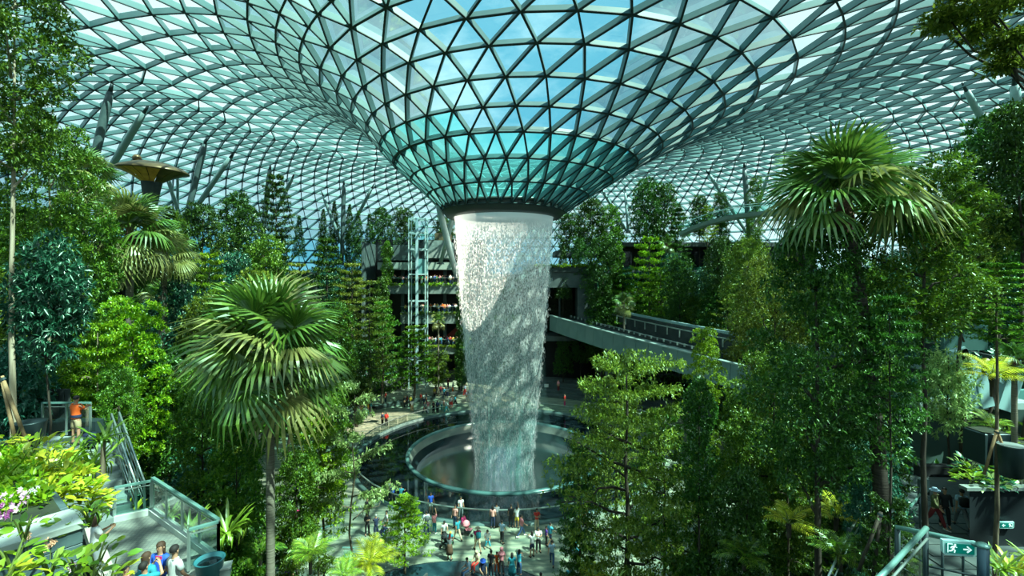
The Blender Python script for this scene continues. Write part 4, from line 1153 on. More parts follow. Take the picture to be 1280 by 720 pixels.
M_palmtrunk = mat('palm_trunk', (0.14, 0.125, 0.09), 0.9, 0, (0.22, 0.20, 0.15), 3, .4, stretch=(.4, .4, 7))
M_palmtrunk_dk = mat('palm_trunk_dark', (0.035, 0.026, 0.02), 0.9, 0, (0.075, 0.06, 0.045), 3, .4, stretch=(.4, .4, 7))
M_fibre = mat('palm_fibre', (0.07, 0.035, 0.02), 0.95, 0, (0.12, 0.06, 0.03), 14, .6)
FANS = [fan_mesh(1, L_palm, .15), fan_mesh(2, L_palm, .3), fan_mesh(3, L_palm, .45), fan_mesh(4, L_palmdry, .5), fan_mesh(5, L_palmdry, .3)]
def palm_at(base, zc, R, label, seed=0, tr=.17, trunkm=None, nfr=26, dry=.3, group=None, stub=1.0, lean=(0, 0), span=125):
    rng = np.random.default_rng(seed)
    o = empty('fan_palm', base); tag(o, label, 'palm', group)
    Hh = zc - base.z; mb = MB(); n = max(6, int(Hh / .5)); pts = []; rd = []
    for k in range(n + 1):
        t = k / n; pts.append((lean[0] * t * t, lean[1] * t * t, -.3 + (Hh + .3) * t)); rd.append(tr * (1.12 - .25 * t) * (1.05 if k % 2 else .97))
    mb.tube(pts, rd, 12); mb.build('trunk', trunkm or M_palmtrunk, o, True)
    mb = MB(); mb.tube([(lean[0], lean[1], Hh - stub * R * .38), (lean[0], lean[1], Hh - .2 * R), (lean[0], lean[1], Hh + .12 * R)], [tr * .95, tr * 1.45, tr * .7], 9); mb.build('crown_shaft', M_fibre, o)
    for k in range(nfr):
        t = k / (nfr - 1); az = k * 2.39996 + rng.normal(0, .15)
        el = math.radians(82 - span * t ** 1.15 + rng.normal(0, 7)); s = R / 1.95 * rng.uniform(.9, 1.08)
        me = FANS[0 if t < .3 else (1 if t < .6 else 2)]
        if rng.random() < dry * t * 1.4: me = FANS[3 if t > .55 else 4]
        f = mobj('frond', me, o, (lean[0], lean[1], Hh - .15 * R * t))
        M = Matrix.Rotation(az, 3, 'Z') @ Matrix.Rotation(el, 3, 'X') @ Matrix.Rotation(rng.normal(0, .35), 3, 'Y')
        f.rotation_euler = M.to_euler(); f.scale = (s, s, s)
    return o
def palm_px(px, yc, d, wpx, label, **k):
    t = at(px, yc, d); b = k.pop('zb', None)
    b = ground_back(t.x, t.y) if b is None else b
    return palm_at(Vector((t.x, t.y, b)), t.z, wpx / F * d, label, **k)

# ---- feather fronds (young palms and ferns)
def feather_mesh(seed, leafm, npin=15, L=1.0, w=.34, arch=.35):
    rng = np.random.default_rng(seed); mb = MB(); pts = []
    for k in range(9):
        t = k / 8; pts.append((0, L * t, L * (.55 * t - arch * 1.9 * t * t)))
    mb.tube(pts, [.014 * (1.1 - k / 8) for k in range(9)], 4, 1)
    for k in range(npin):
        t = .18 + .8 * k / (npin - 1); y = L * t; z = L * (.55 * t - arch * 1.9 * t * t); ww = w * L * math.sin(PI * (.18 + .8 * t)) ** .6
        for sg in (-1, 1):
            tip = (sg * ww, y + ww * .75, z - ww * .25 + rng.normal(0, .02))
            mb.add([(0, y - .008 * L, z), (sg * ww * .45, y + ww * .30 - .014 * L, z + .03), tip, (sg * ww * .4, y + ww * .32 + .012 * L, z + .03), (0, y + .008 * L, z)], [(0, 1, 3), (1, 2, 3), (0, 3, 4)], 0)
    return mb.mesh('frond', [leafm, M_palmstalk])
FEATH = {'green': feather_mesh(1, L_strap), 'yellow': feather_mesh(2, L_yellow), 'dark': feather_mesh(3, L_mid), 'pale': feather_mesh(4, L_palmdry)}
def fern_at(base, R, label, kind='green', n=14, seed=0, stem=0.0, group=None, cat='fern', name='fern'):
    rng = np.random.default_rng(seed); o = empty(name, base); tag(o, label, cat, group)
    mb = MB(); mb.tube([(0, 0, -.2), (0, 0, stem + .15)], [.07, .09], 7); mb.build('stem', M_bark_dk, o)
    for k in range(n):
        t = k / max(1, n - 1); f = mobj('frond', FEATH[kind], o, (0, 0, stem + .12), (math.radians(48 - 50 * t + rng.normal(0, 8)), 0, k * 2.4 + rng.normal(0, .2)))
        s = R * rng.uniform(.85, 1.1); f.scale = (s, s, s)
    return o
# ---- strap leaved clumps: each blade its own part
def blade_mesh(leafm, L=1.0, w=.09, bend=.35, name='leaf'):
    mb = MB(); P = []
    for k in range(6):
        t = k / 5; ww = w * (math.sin(PI * (.12 + .80 * t)) ** .7) * .5 if k < 5 else .002
        y = L * t * (1 - .25 * bend * t); z = L * (.9 * t - bend * 1.5 * t ** 2.4)
        P += [(-ww, y * .55, z + ww * .4), (0, y * .55, z), (ww, y * .55, z + ww * .4)]
    Fc = []
    for k in range(5):
        for j in range(2): Fc.append((k * 3 + j, k * 3 + j + 1, k * 3 + 4 + j, k * 3 + 3 + j))
    mb.add(P, Fc); return mb.mesh(name, leafm, True)
BLADES = {'strap': [blade_mesh(L_strap, 1, .080, .15), blade_mesh(L_strap, 1, .074, .4), blade_mesh(L_strap, 1, .074, .65)],
          'dark': [blade_mesh(L_mid, 1, .080, .2), blade_mesh(L_mid, 1, .080, .5), blade_mesh(L_dark, 1, .074, .6)],
          'lime': [blade_mesh(L_yellow, 1, .093, .2), blade_mesh(L_strap, 1, .086, .4), blade_mesh(L_lime, 1, .086, .6)]}
def clump_at(base, R, label, kind='strap', n=24, seed=0, group=None, flat=0.0, name='strap_plant', stem=0.0):
    rng = np.random.default_rng(seed); o = empty(name, base); tag(o, label, 'plant', group)
    if stem:
        mb = MB(); mb.tube([(0, 0, -.2), (0.02, 0, stem)], [.05, .04], 7); mb.build('stem', M_bark, o)
    n = int(n * 1.6)
    for k in range(n):
        t = k / n; me = BLADES[kind][min(2, int(t * 3))]
        f = mobj('leaf', me, o, (rng.normal(0, .06) * R, rng.normal(0, .06) * R, stem), (-math.radians((18 + 38 * flat) * t + flat * 20 + rng.normal(0, 5)), 0, k * 2.4 + rng.normal(0, .3)))
        s = R * rng.uniform(.75, 1.1); f.scale = (s, s, s)
    return o
# ---- shrub with large single leaves
def big_leaf(leafm, L=1.0, w=.42):
    mb = MB(); P = [(0, 0, 0)]
    for t, ww in ((.25, .8), (.55, 1.0), (.82, .55)):
        P += [(-w / 2 * ww, t * L, .06 - .12 * t), (0, t * L, .0 - .10 * t * t), (w / 2 * ww, t * L, .06 - .12 * t)]
    P.append((0, L, -.18)); mb.add(P, [(0, 1, 2), (0, 2, 3), (1, 4, 5, 2), (2, 5, 6, 3), (4, 7, 8, 5), (5, 8, 9, 6), (7, 10, 8), (8, 10, 9)][::1])
    return mb.mesh('leaf', leafm, True)
BIG = {'yellow': [big_leaf(L_yellow), big_leaf(L_yellow, 1, .36), big_leaf(L_lime)], 'green': [big_leaf(L_strap, 1, .55), big_leaf(L_mid, 1, .5), big_leaf(L_lime, 1, .5)],
       'teal': [big_leaf(L_teal, 1, .5), big_leaf(L_pale, 1, .5), big_leaf(L_teal, 1, .4)]}
def shrub_at(base, R, label, kind='yellow', n=26, seed=0, ls=.2, group=None, h=.8, name='leafy_shrub'):
    rng = np.random.default_rng(seed); o = empty(name, base); tag(o, label, 'shrub', group)
    mb = MB()
    for k in range(4):
        a = k * 1.7; mb.tube([(0, 0, -.1), (R * .3 * math.cos(a), R * .3 * math.sin(a), R * h * .5), (R * .5 * math.cos(a), R * .5 * math.sin(a), R * h)], [.018, .012, .006], 5)
    mb.build('stem', M_palmstalk, o)
    for k in range(n):
        u = rng.normal(0, 1, 3); u /= np.linalg.norm(u); u[2] = abs(u[2])
        p = u * np.array([R, R, R * h]) * rng.uniform(.55, 1.0)
        az = math.atan2(u[1], u[0]) - PI / 2 + rng.normal(0, .5); s = ls * rng.uniform(.75, 1.3)
        mobj('leaf', BIG[kind][k % 3], o, p, (math.radians(rng.normal(5 + 35 * u[2], 18)), rng.normal(0, .3), az), (s, s, s))
    return o
# ------------------------------------------------------------------ planting: the trees one can tell apart
random.seed(3)
# far left
tree_px('tall', 14, -40, 16.5, 78, 'tallest tree at the far left, pale trunk and crown reaching the glass roof', rz=.6, bare=True)
tree_px('tall', 62, 150, 21, 62, 'tall leafy tree behind the pale trunk at the far left, below the roof columns')
tree_px('teal', 62, 285, 17.5, 50, 'blue green tree with drooping hand shaped leaves left of the small palms')
tree_px('teal', 22, 420, 18.5, 42, 'dark blue green tree at the left edge above the louvred wall')
tree_px('ball', 166, 372, 22, 58, 'bright lime bushy tree below the left fan palms')
tree_px('broad', 108, 262, 24, 52, 'mid green tree behind the blue green tree at left')
tree_px('layer_lime', 122, 405, 20.5, 52, 'lime tiered tree just behind the man in the orange shirt')
tree_px('broad_dark', 215, 440, 24, 48, 'dark green tree right of the bright lime bushy tree')
tree_px('broad', 255, 470, 20, 44, 'mid green tree directly left of the large centre palm crown')
tree_px('ball_mid', 296, 515, 18.5, 46, 'bushy green tree behind the trunk of the large left palm')
tree_px('teal_broad', 225, 355, 31, 44, 'blue green broadleaf tree right of the left palm trunks')
tree_px('layer_lime', 262, 318, 36, 30, 'narrow yellow green tree on the left slope right of the palms')
tree_px('broad_olive', 258, 372, 30, 42, 'olive yellow tree on the left slope above the large centre palm')
tree_px('ball_mid', 405, 470, 27, 46, 'leafy tree right of the large left palm trunk at the plaza edge')
tree_px('layer_lime', 398, 525, 25, 44, 'yellow green tiered tree just right of the left palm trunk')
tree_px('broad', 372, 560, 23, 38, 'small mid green tree close behind the left palm trunk, low down')
tree_px('airy', 441, 478, 24.5, 62, 'thin pale leaved tree with slender trunk at the left plaza edge', zb=2.0)
tree_px('layer_lime', 506, 622, 30, 34, 'small young yellow green tree on the plaza by the water steps', zb=0.0)
tree_px('broad', 150, 460, 19.5, 30, 'leafy green tree between the stair handrail and the lime bushy tree')
tree_px('broad_dark', 300, 570, 21, 32, 'dark small tree under the left palm, behind the strap leaved plants')
# left slope, middle distance
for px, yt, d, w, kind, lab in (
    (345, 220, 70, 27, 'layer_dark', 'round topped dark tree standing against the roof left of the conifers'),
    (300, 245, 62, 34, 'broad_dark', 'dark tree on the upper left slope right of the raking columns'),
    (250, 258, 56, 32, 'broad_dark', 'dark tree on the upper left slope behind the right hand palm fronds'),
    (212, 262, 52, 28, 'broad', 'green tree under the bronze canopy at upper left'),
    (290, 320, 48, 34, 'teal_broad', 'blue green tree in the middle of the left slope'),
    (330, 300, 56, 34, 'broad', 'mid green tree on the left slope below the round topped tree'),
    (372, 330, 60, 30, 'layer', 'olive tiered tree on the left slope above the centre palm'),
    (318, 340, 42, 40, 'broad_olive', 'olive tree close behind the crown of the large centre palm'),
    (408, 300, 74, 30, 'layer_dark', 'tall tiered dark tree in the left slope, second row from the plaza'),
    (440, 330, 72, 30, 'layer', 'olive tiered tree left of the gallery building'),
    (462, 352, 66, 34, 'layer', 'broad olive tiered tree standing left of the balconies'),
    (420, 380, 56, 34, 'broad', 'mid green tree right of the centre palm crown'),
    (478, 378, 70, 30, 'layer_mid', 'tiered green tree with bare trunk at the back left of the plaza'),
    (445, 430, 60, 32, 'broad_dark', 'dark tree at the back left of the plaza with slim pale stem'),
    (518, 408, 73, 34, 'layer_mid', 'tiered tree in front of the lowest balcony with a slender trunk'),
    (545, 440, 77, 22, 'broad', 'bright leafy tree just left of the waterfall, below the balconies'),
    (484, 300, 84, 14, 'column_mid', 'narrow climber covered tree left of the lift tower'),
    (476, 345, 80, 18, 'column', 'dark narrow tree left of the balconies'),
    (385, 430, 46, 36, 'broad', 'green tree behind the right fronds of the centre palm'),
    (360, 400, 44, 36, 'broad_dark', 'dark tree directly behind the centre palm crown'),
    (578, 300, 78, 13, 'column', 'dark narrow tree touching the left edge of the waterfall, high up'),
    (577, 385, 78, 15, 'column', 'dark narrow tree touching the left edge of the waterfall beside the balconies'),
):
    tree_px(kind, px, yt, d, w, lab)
# row along the roof at the back left
ROWL = [(352, 258, 'cone'), (374, 270, 'cone'), (404, 262, 'cone'), (418, 250, 'cone'), (437, 256, 'cone'), (448, 264, 'cone'), (462, 268, 'cone'), (478, 262, 'broad_dark'), (505, 262, 'broad_dark'), (528, 300, 'ball_mid'), (556, 272, 'broad_dark')]
ORD = ['first', 'second', 'third', 'fourth', 'fifth', 'sixth', 'seventh', 'eighth', 'ninth', 'tenth', 'eleventh', 'twelfth', 'thirteenth', 'fourteenth', 'fifteenth', 'sixteenth', 'seventeenth', 'eighteenth', 'nineteenth', 'twentieth']
for k, (px, yt, kind) in enumerate(ROWL):
    tree_px(kind, px, yt, 98 - (k % 3) * 3, 13 if kind == 'cone' else 19, f'dark {"conifer" if kind == "cone" else "leafy tree"} against the far roof, {ORD[k]} from the left in the back left row', 'trees in the row along the far roof, back left', zb=18)
# back right terraces
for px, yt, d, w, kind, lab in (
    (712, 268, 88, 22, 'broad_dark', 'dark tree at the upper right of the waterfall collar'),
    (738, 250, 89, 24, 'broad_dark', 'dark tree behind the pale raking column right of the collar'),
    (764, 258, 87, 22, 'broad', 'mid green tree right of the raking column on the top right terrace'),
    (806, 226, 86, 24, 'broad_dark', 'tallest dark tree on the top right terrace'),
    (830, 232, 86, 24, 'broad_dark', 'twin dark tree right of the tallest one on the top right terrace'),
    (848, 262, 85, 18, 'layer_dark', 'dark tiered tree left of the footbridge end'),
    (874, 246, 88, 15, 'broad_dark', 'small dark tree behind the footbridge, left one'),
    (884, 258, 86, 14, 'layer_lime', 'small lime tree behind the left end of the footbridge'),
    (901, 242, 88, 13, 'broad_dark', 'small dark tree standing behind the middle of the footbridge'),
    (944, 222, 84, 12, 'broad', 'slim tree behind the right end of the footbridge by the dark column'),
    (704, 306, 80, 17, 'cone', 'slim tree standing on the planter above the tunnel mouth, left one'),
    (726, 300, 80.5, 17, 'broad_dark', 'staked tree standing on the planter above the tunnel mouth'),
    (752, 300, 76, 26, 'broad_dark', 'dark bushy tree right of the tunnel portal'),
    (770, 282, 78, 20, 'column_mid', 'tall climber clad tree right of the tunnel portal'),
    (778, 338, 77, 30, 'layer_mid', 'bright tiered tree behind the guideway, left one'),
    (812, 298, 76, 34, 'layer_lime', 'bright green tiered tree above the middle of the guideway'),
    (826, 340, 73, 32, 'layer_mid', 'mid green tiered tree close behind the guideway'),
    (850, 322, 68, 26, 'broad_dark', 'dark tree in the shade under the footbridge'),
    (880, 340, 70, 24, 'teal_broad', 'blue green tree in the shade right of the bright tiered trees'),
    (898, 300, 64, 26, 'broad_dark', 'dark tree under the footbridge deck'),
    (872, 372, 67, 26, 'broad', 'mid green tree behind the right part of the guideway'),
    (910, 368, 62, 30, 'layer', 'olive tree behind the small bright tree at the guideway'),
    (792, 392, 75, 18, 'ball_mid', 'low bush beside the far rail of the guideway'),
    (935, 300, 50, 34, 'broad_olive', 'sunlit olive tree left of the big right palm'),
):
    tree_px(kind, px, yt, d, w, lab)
# right side, near
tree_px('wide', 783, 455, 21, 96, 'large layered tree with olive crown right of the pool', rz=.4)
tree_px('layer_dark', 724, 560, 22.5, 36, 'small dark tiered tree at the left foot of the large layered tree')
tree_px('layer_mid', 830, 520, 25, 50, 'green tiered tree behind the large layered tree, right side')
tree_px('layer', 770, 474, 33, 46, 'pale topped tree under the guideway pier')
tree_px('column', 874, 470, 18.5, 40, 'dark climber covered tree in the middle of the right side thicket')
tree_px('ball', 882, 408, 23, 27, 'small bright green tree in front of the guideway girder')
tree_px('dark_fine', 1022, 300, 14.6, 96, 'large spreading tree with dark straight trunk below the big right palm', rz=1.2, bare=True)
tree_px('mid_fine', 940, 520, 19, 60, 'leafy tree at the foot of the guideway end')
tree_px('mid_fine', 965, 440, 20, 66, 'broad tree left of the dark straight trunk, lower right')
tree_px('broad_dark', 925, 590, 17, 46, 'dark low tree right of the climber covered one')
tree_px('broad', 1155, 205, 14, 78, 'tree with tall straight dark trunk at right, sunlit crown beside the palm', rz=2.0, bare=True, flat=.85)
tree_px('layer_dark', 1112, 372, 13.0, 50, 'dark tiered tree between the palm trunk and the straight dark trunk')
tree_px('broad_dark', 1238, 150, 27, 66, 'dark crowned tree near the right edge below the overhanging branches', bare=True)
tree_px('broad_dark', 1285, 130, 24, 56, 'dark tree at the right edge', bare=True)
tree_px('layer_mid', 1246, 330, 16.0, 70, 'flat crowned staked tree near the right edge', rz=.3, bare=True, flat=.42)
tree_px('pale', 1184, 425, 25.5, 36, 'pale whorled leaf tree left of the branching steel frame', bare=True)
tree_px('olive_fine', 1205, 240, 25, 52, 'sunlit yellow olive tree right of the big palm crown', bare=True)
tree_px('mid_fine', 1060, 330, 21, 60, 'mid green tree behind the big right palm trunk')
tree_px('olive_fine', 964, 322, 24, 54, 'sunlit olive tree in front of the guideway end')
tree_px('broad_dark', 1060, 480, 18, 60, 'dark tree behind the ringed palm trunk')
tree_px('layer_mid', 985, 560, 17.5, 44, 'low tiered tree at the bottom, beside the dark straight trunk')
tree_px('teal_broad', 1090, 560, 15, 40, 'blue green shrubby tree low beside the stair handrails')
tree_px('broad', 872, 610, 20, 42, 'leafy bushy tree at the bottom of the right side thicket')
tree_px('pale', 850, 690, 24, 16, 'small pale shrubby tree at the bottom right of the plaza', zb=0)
# fan palms
palm_px(338, 440, 17.5, 106, 'large fan palm with tall ringed pale trunk left of the plaza', seed=3, tr=.155, nfr=34)
palm_px(1110, 252, 14.2, 104, 'large fan palm at right with broad glossy fronds against the roof', seed=8, tr=.20, nfr=30, trunkm=M_palmtrunk_dk, lean=(-1.35, 0), span=98)
palm_px(162, 292, 27, 62, 'tall fan palm on the left slope, brightest of the left palms', seed=5, tr=.2, dry=.5)
palm_px(141, 330, 29, 36, 'small fan palm with dark trunk just left of the tall left slope palm', seed=6, tr=.17, trunkm=M_palmtrunk_dk, nfr=18)
palm_px(205, 318, 30, 42, 'drooping pale fan palm just right of the tall left slope palm', seed=7, tr=.18, dry=1.0, nfr=20)
palm_px(106, 222, 32, 42, 'fan palm high at left under the thick roof column', seed=9, tr=.2, dry=.7, nfr=20)
palm_px(200, 372, 34, 26, 'little fan palm below the drooping pale palm', seed=10, tr=.14, nfr=16)
palm_px(1268, 452, 22, 30, 'small fan palm in shade at the right edge', seed=12, tr=.12, nfr=14)
palm_px(833, 306, 84, 14, 'small far fan palm on the upper right terraces', seed=13, tr=.2, nfr=14)
palm_px(780, 380, 68, 16, 'pale little palm right of the tunnel portal', seed=14, tr=.15, nfr=14, dry=1.0)
palm_px(548, 402, 76, 12, 'small pale palm below the middle balcony', seed=15, tr=.15, nfr=12, dry=1.0)
# overhanging branches at upper right: a tree just outside the frame
ot = empty('tree', (14.0, 9.6, 8.5)); tag(ot, 'tree reaching in from the right edge with branches hanging over the roof', 'tree')
rng = np.random.default_rng(21); orig = Vector((14.0, 9.6, 8.5))
mb = MB(); wob_tube(mb, (0, 0, -.5), (-.6, .1, 15.8), .24, .12, rng, 8, .006, 9); mb.build('trunk', M_bark_dk, ot, True)
fol = []
for (px, py, d, sp) in ((1185, 22, 10.2, 1.0), (1240, 12, 9.8, 1.0), (1262, 52, 9.6, .9), (1225, 40, 10.4, .8), (1175, 34, 10.8, .55), (1255, 82, 10, .7), (1275, -10, 9, 1.2), (1205, -8, 10, 1.0), (1262, 66, 11, .5)):
    c = at(px, py, d) - orig
    m = MB(); wob_tube(m, (-.5, .1, 10.5 + random.uniform(0, 2.5)), c, .07, .015, rng, 6, .05, 6); m.build('branch', M_bark_dk, ot, True)
    tips, u = shell(c, (sp * .62, sp * .6, sp * .22), int(150 * sp), rng, .2, -1)
    fol.append(rosettes(tips, norm(u * np.array([1, 1, .2]) + np.array([-.3, 0, 0])), 7, .12, .055, .9, .9, 0, rng))
V, T = join(fol); tag(mobj('foliage', arr_mesh('foliage', V, T, L_olive), ot), kind='stuff')
# stakes of the staked tree and of the ringed palm
def stakes(px, ypts, d, label, m=M_wood, words=('left', 'right')):
    a = at(px, ypts[0], d)
    for sgn, (dx, yb) in zip((-1, 1), ypts[1]):
        b = at(px + dx, yb, d); o = empty('support_pole', b); tag(o, label.format(words[0 if sgn < 0 else 1]), 'pole')
        mb = MB(); mb.tube([Vector((0, 0, -.3)), a - b], .045, 7); mb.build('pole', m, o, True)
        mb = MB(); mb.tube([(a - b) * .93, (a - b) * .97], .06, 8); mb.build('tie', M_steel_dk, o)
stakes(1246, (538, ((-16, 582), (24, 588))), 15.7, 'slanting wooden pole propping the staked tree on its {} side')
stakes(1101, (640, ((-28, 700), (-10, 712))), 12.8, 'dark slanting pole left of the ringed palm trunk, {}', M_bark_dk, ('farther from it', 'touching its foot'))
stakes(2, (470, ((22, 560), (34, 545))), 12, 'pale bamboo pole leaning at the left edge{}', M_wood, (' ending lower', ' ending higher'))
pt = empty('tree_tub', at(1264, 595, 15.5)); tag(pt, 'round dark tub with pale rim standing under the staked tree', 'tub')
mb = MB(); mb.lathe([(.01, 0), (.3, 0), (.34, 1.0)], (0, 0, 0), 20); mb.build('body', M_steel_dk, pt, True)
mb = MB(); mb.lathe([(.01, 1.0), (.34, 1.0), (.36, 1.04), (.01, 1.05)], (0, 0, 0), 20); mb.build('lid', M_conc, pt)
pt = empty('tree_tub', at(1233, 575, 16.5)); tag(pt, 'square black box planter behind the staked tree trunk', 'planter')
mb = MB(); mb.box((0, 0, .5), (.9, .8, 1.1), bev=.03); mb.build('body', M_steel_dk, pt); mb = MB(); mb.box((0, 0, 1.06), (.8, .7, .04)); mb.build('soil', M_soil, pt)

# ------------------------------------------------------------------ low plants near the camera
def gz(px, py, z): return atz(px, py, z)
rr = random.Random(9)
HEDGE = 'yellow green shrubs in the near planter at lower left'
spots = [(6, 552, 8.6, .60), (36, 552, 8.8, .55), (66, 572, 8.2, .42), (14, 578, 8.0, .52), (46, 574, 8.2, .5), (84, 590, 7.9, .36), (6, 600, 7.5, .46), (34, 598, 7.6, .46), (62, 598, 7.7, .42), (90, 598, 7.9, .38), (18, 616, 7.1, .36), (48, 616, 7.2, .34), (74, 614, 7.4, .30), (100, 612, 7.6, .28), (4, 636, 6.7, .30), (30, 634, 6.8, .24), (112, 622, 7.8, .26)]
for k, (px, py, d, R) in enumerate(spots):
    p = at(px, py + R * .5 / d * F, d)
    shrub_at(p, R, f'yellow green large leaved shrub in the near hedge, {ORD[k]} counted from the top left', 'yellow', 58, 40 + k, .19, HEDGE)
for k, (px, py, d, R, kind) in enumerate(((15, 690, 4.9, .26, 'green'), (62, 700, 5.0, .22, 'green'), (30, 655, 5.4, .2, 'green'), (95, 700, 5.4, .2, 'green'), (120, 690, 6.3, .34, 'green'), (135, 715, 6.3, .34, 'yellow'), (112, 640, 6.6, .22, 'green'), (85, 655, 6.2, .14, 'green'), (5, 715, 4.6, .22, 'yellow'), (112, 715, 5.9, .28, 'green'))):
    p = at(px, py + R * .5 / d * F, d)
    shrub_at(p, R, ('broad leaved creeper over the bottom left corner stones', 'creeper leaves hanging at the bottom below the stone pier', 'small creeper on the left end of the coping', 'creeper sprig at the bottom of the stone pier face', 'green leafy shrub just right of the stone pier', 'yellow leafy shrub at the bottom, beside the beige kerb', 'heart leaved creeper on the right corner of the coping', 'tiny creeper trailing over the coping edge', 'yellow leafy sprig in the bottom left corner', 'green leafy shrub below the stone pier corner')[k], kind, 20, 70 + k, .15)
# orchids
M_orchid = mat('orchid_pink', (0.50, 0.16, 0.36), 0.5, 0, (0.80, 0.55, 0.70), 20); M_white = mat('petal_white', (0.80, 0.78, 0.72), 0.5)
M_peach = mat('petal_peach', (0.70, 0.38, 0.24), 0.5)
def flowers(px, py, d, n, m, label, sp=.12, pr=.028):
    o = empty('flower_cluster', at(px, py, d)); tag(o, label, 'flower')
    mb = MB(); mb.tube([(0, 0, -.25), (.02, 0, 0), (0, 0, sp * .5)], [.006, .005, .003], 5); mb.build('stem', M_palmstalk, o)
    mb0 = MB()
    for k in range(5):
        a = k * 2 * PI / 5; mb0.add([(0, 0, 0), (pr * .8 * math.cos(a - .5), -.004, pr * .8 * math.sin(a - .5)), (pr * 1.3 * math.cos(a), -.012, pr * 1.3 * math.sin(a)), (pr * .8 * math.cos(a + .5), -.004, pr * .8 * math.sin(a + .5))], [(0, 1, 2), (0, 2, 3)])
    mb0.ball((0, -.006, 0), pr * .3, 6); me = mb0.mesh('blossom', m)
    for k in range(n): mobj('blossom', me, o, (rr.gauss(0, sp), rr.gauss(0, sp * .5), rr.gauss(0, sp * .7)), (rr.uniform(-.8, .3), rr.uniform(-.5, .5), rr.uniform(-.6, .6)))
flowers(14, 628, 6.1, 22, M_orchid, 'pink and purple orchid cluster at the left edge', .11); flowers(6, 638, 5.9, 14, mat('orchid_purple', (0.36, 0.07, 0.28), .5), 'darker purple orchid cluster at the left edge', .07)
flowers(34, 616, 6.6, 10, M_white, 'white orchid cluster above the pale coping', .06); flowers(62, 680, 5.6, 9, M_peach, 'peach blossom cluster on the stone pier face', .04); flowers(34, 668, 5.5, 6, M_peach, 'small peach blossoms left of the stone pier face', .03); flowers(92, 706, 5.6, 6, M_orchid, 'pale pink blossom below the stone pier', .03); flowers(52, 688, 5.5, 5, M_peach, 'tiny peach blossoms low on the stone pier', .03)
flowers(125, 712, 6.0, 8, M_white, 'small white blossoms beside the beige kerb', .06, .02)
# strap leaved clumps
for k, (px, py, d, R, kind, n, fl, lab) in enumerate((
    (80, 592, 9.4, .95, 'strap', 34, .0, 'upright strap leaved plant in front of the walkway'),
    (58, 584, 9.6, .85, 'strap', 26, .0, 'upright strap leaved plant left of the one in front of the walkway'),
    (112, 592, 9.8, .95, 'strap', 30, .1, 'upright strap leaved plant beside the stair top'),
    (128, 588, 9.6, .75, 'dark', 18, .5, 'dark rosette plant on a bare stem beside the stairs'),
    (118, 640, 9.0, .55, 'dark', 14, .8, 'dark spreading rosette at the foot of the stairs'),
    (158, 652, 16.0, 1.0, 'lime', 26, .1, 'lime strap plant behind the short platform railing'),
    (210, 650, 16.5, 1.1, 'strap', 26, .2, 'strap plant behind the long platform railing, upper one'),
    (238, 665, 15.0, 1.1, 'strap', 26, .25, 'strap plant behind the long platform railing, lower one'),
    (284, 668, 16.2, 1.35, 'strap', 36, .3, 'large strap leaved clump right of the platform'),
    (262, 660, 17.5, 1.2, 'dark', 30, .25, 'dark strap clump behind the large one right of the platform'),
    (310, 660, 18.0, 1.1, 'dark', 26, .3, 'dark strap clump left of the ringed palm trunk'),
    (1264, 716, 11, .8, 'lime', 26, .35, 'lime strap plant at the right edge below the small exit sign'),
    (1250, 712, 9.5, .62, 'strap', 22, .5, 'strap plant in the lower right corner'),
    (1290, 704, 12.5, .8, 'strap', 22, .3, 'strap plant at the right edge beside the black planter wall'),
    (880, 725, 19, 1.0, 'dark', 24, .4, 'dark strap plant at the bottom of the thicket'),
    (740, 722, 20, .8, 'lime', 22, .4, 'lime strap plant at the foot of the layered tree'),
    (770, 728, 18, .8, 'strap', 22, .4, 'strap plant right of the layered tree trunk'),
)):
    clump_at(at(px, py, d), R, lab, kind, n, 100 + k, flat=fl, stem=.6 if 'bare stem' in lab else 0)
# young palms and ferns
for k, (px, py, d, R, kind, n, lab) in enumerate((
    (388, 712, 20.5, 1.15, 'green', 18, 'bright feathery young palm at the bottom, right of the ringed trunk'),
    (462, 722, 22, 1.35, 'yellow', 20, 'yellow green feathery young palm at the bottom left of the plaza'),
    (430, 728, 20, .9, 'green', 14, 'low feathery palm between the two bright young palms'),
    (986, 664, 15, .9, 'yellow', 9, 'yellow fern left of the dark straight trunk at lower right'),
    (1045, 656, 16, .9, 'yellow', 9, 'yellow fern right of the dark straight trunk at lower right'),
    (1240, 490, 20, 1.3, 'yellow', 16, 'bright young palm in front of the branching steel frame'),
    (1238, 540, 19, .7, 'green', 12, 'small young palm below the pale ledge at right'),
    (245, 690, 17.5, 1.0, 'dark', 14, 'dark fern below the long platform railing'),
    (325, 700, 18.5, .9, 'dark', 14, 'dark fern left of the ringed palm trunk'),
    (575, 470, 80, 1.8, 'dark', 12, 'dark fern at the foot of the waterfall backdrop'),
    (1050, 705, 13.5, .8, 'dark', 14, 'dark fern beside the stair handrails'),
    (930, 705, 16, .9, 'dark', 14, 'dark fern in the shade at the bottom right'),
)):
    fern_at(at(px, py, d), R, lab, kind, n, 200 + k, stem=.5 if k in (0, 1, 5) else 0.1, cat='palm' if 'palm' in lab else 'fern', name='young_palm' if 'palm' in lab else 'fern')


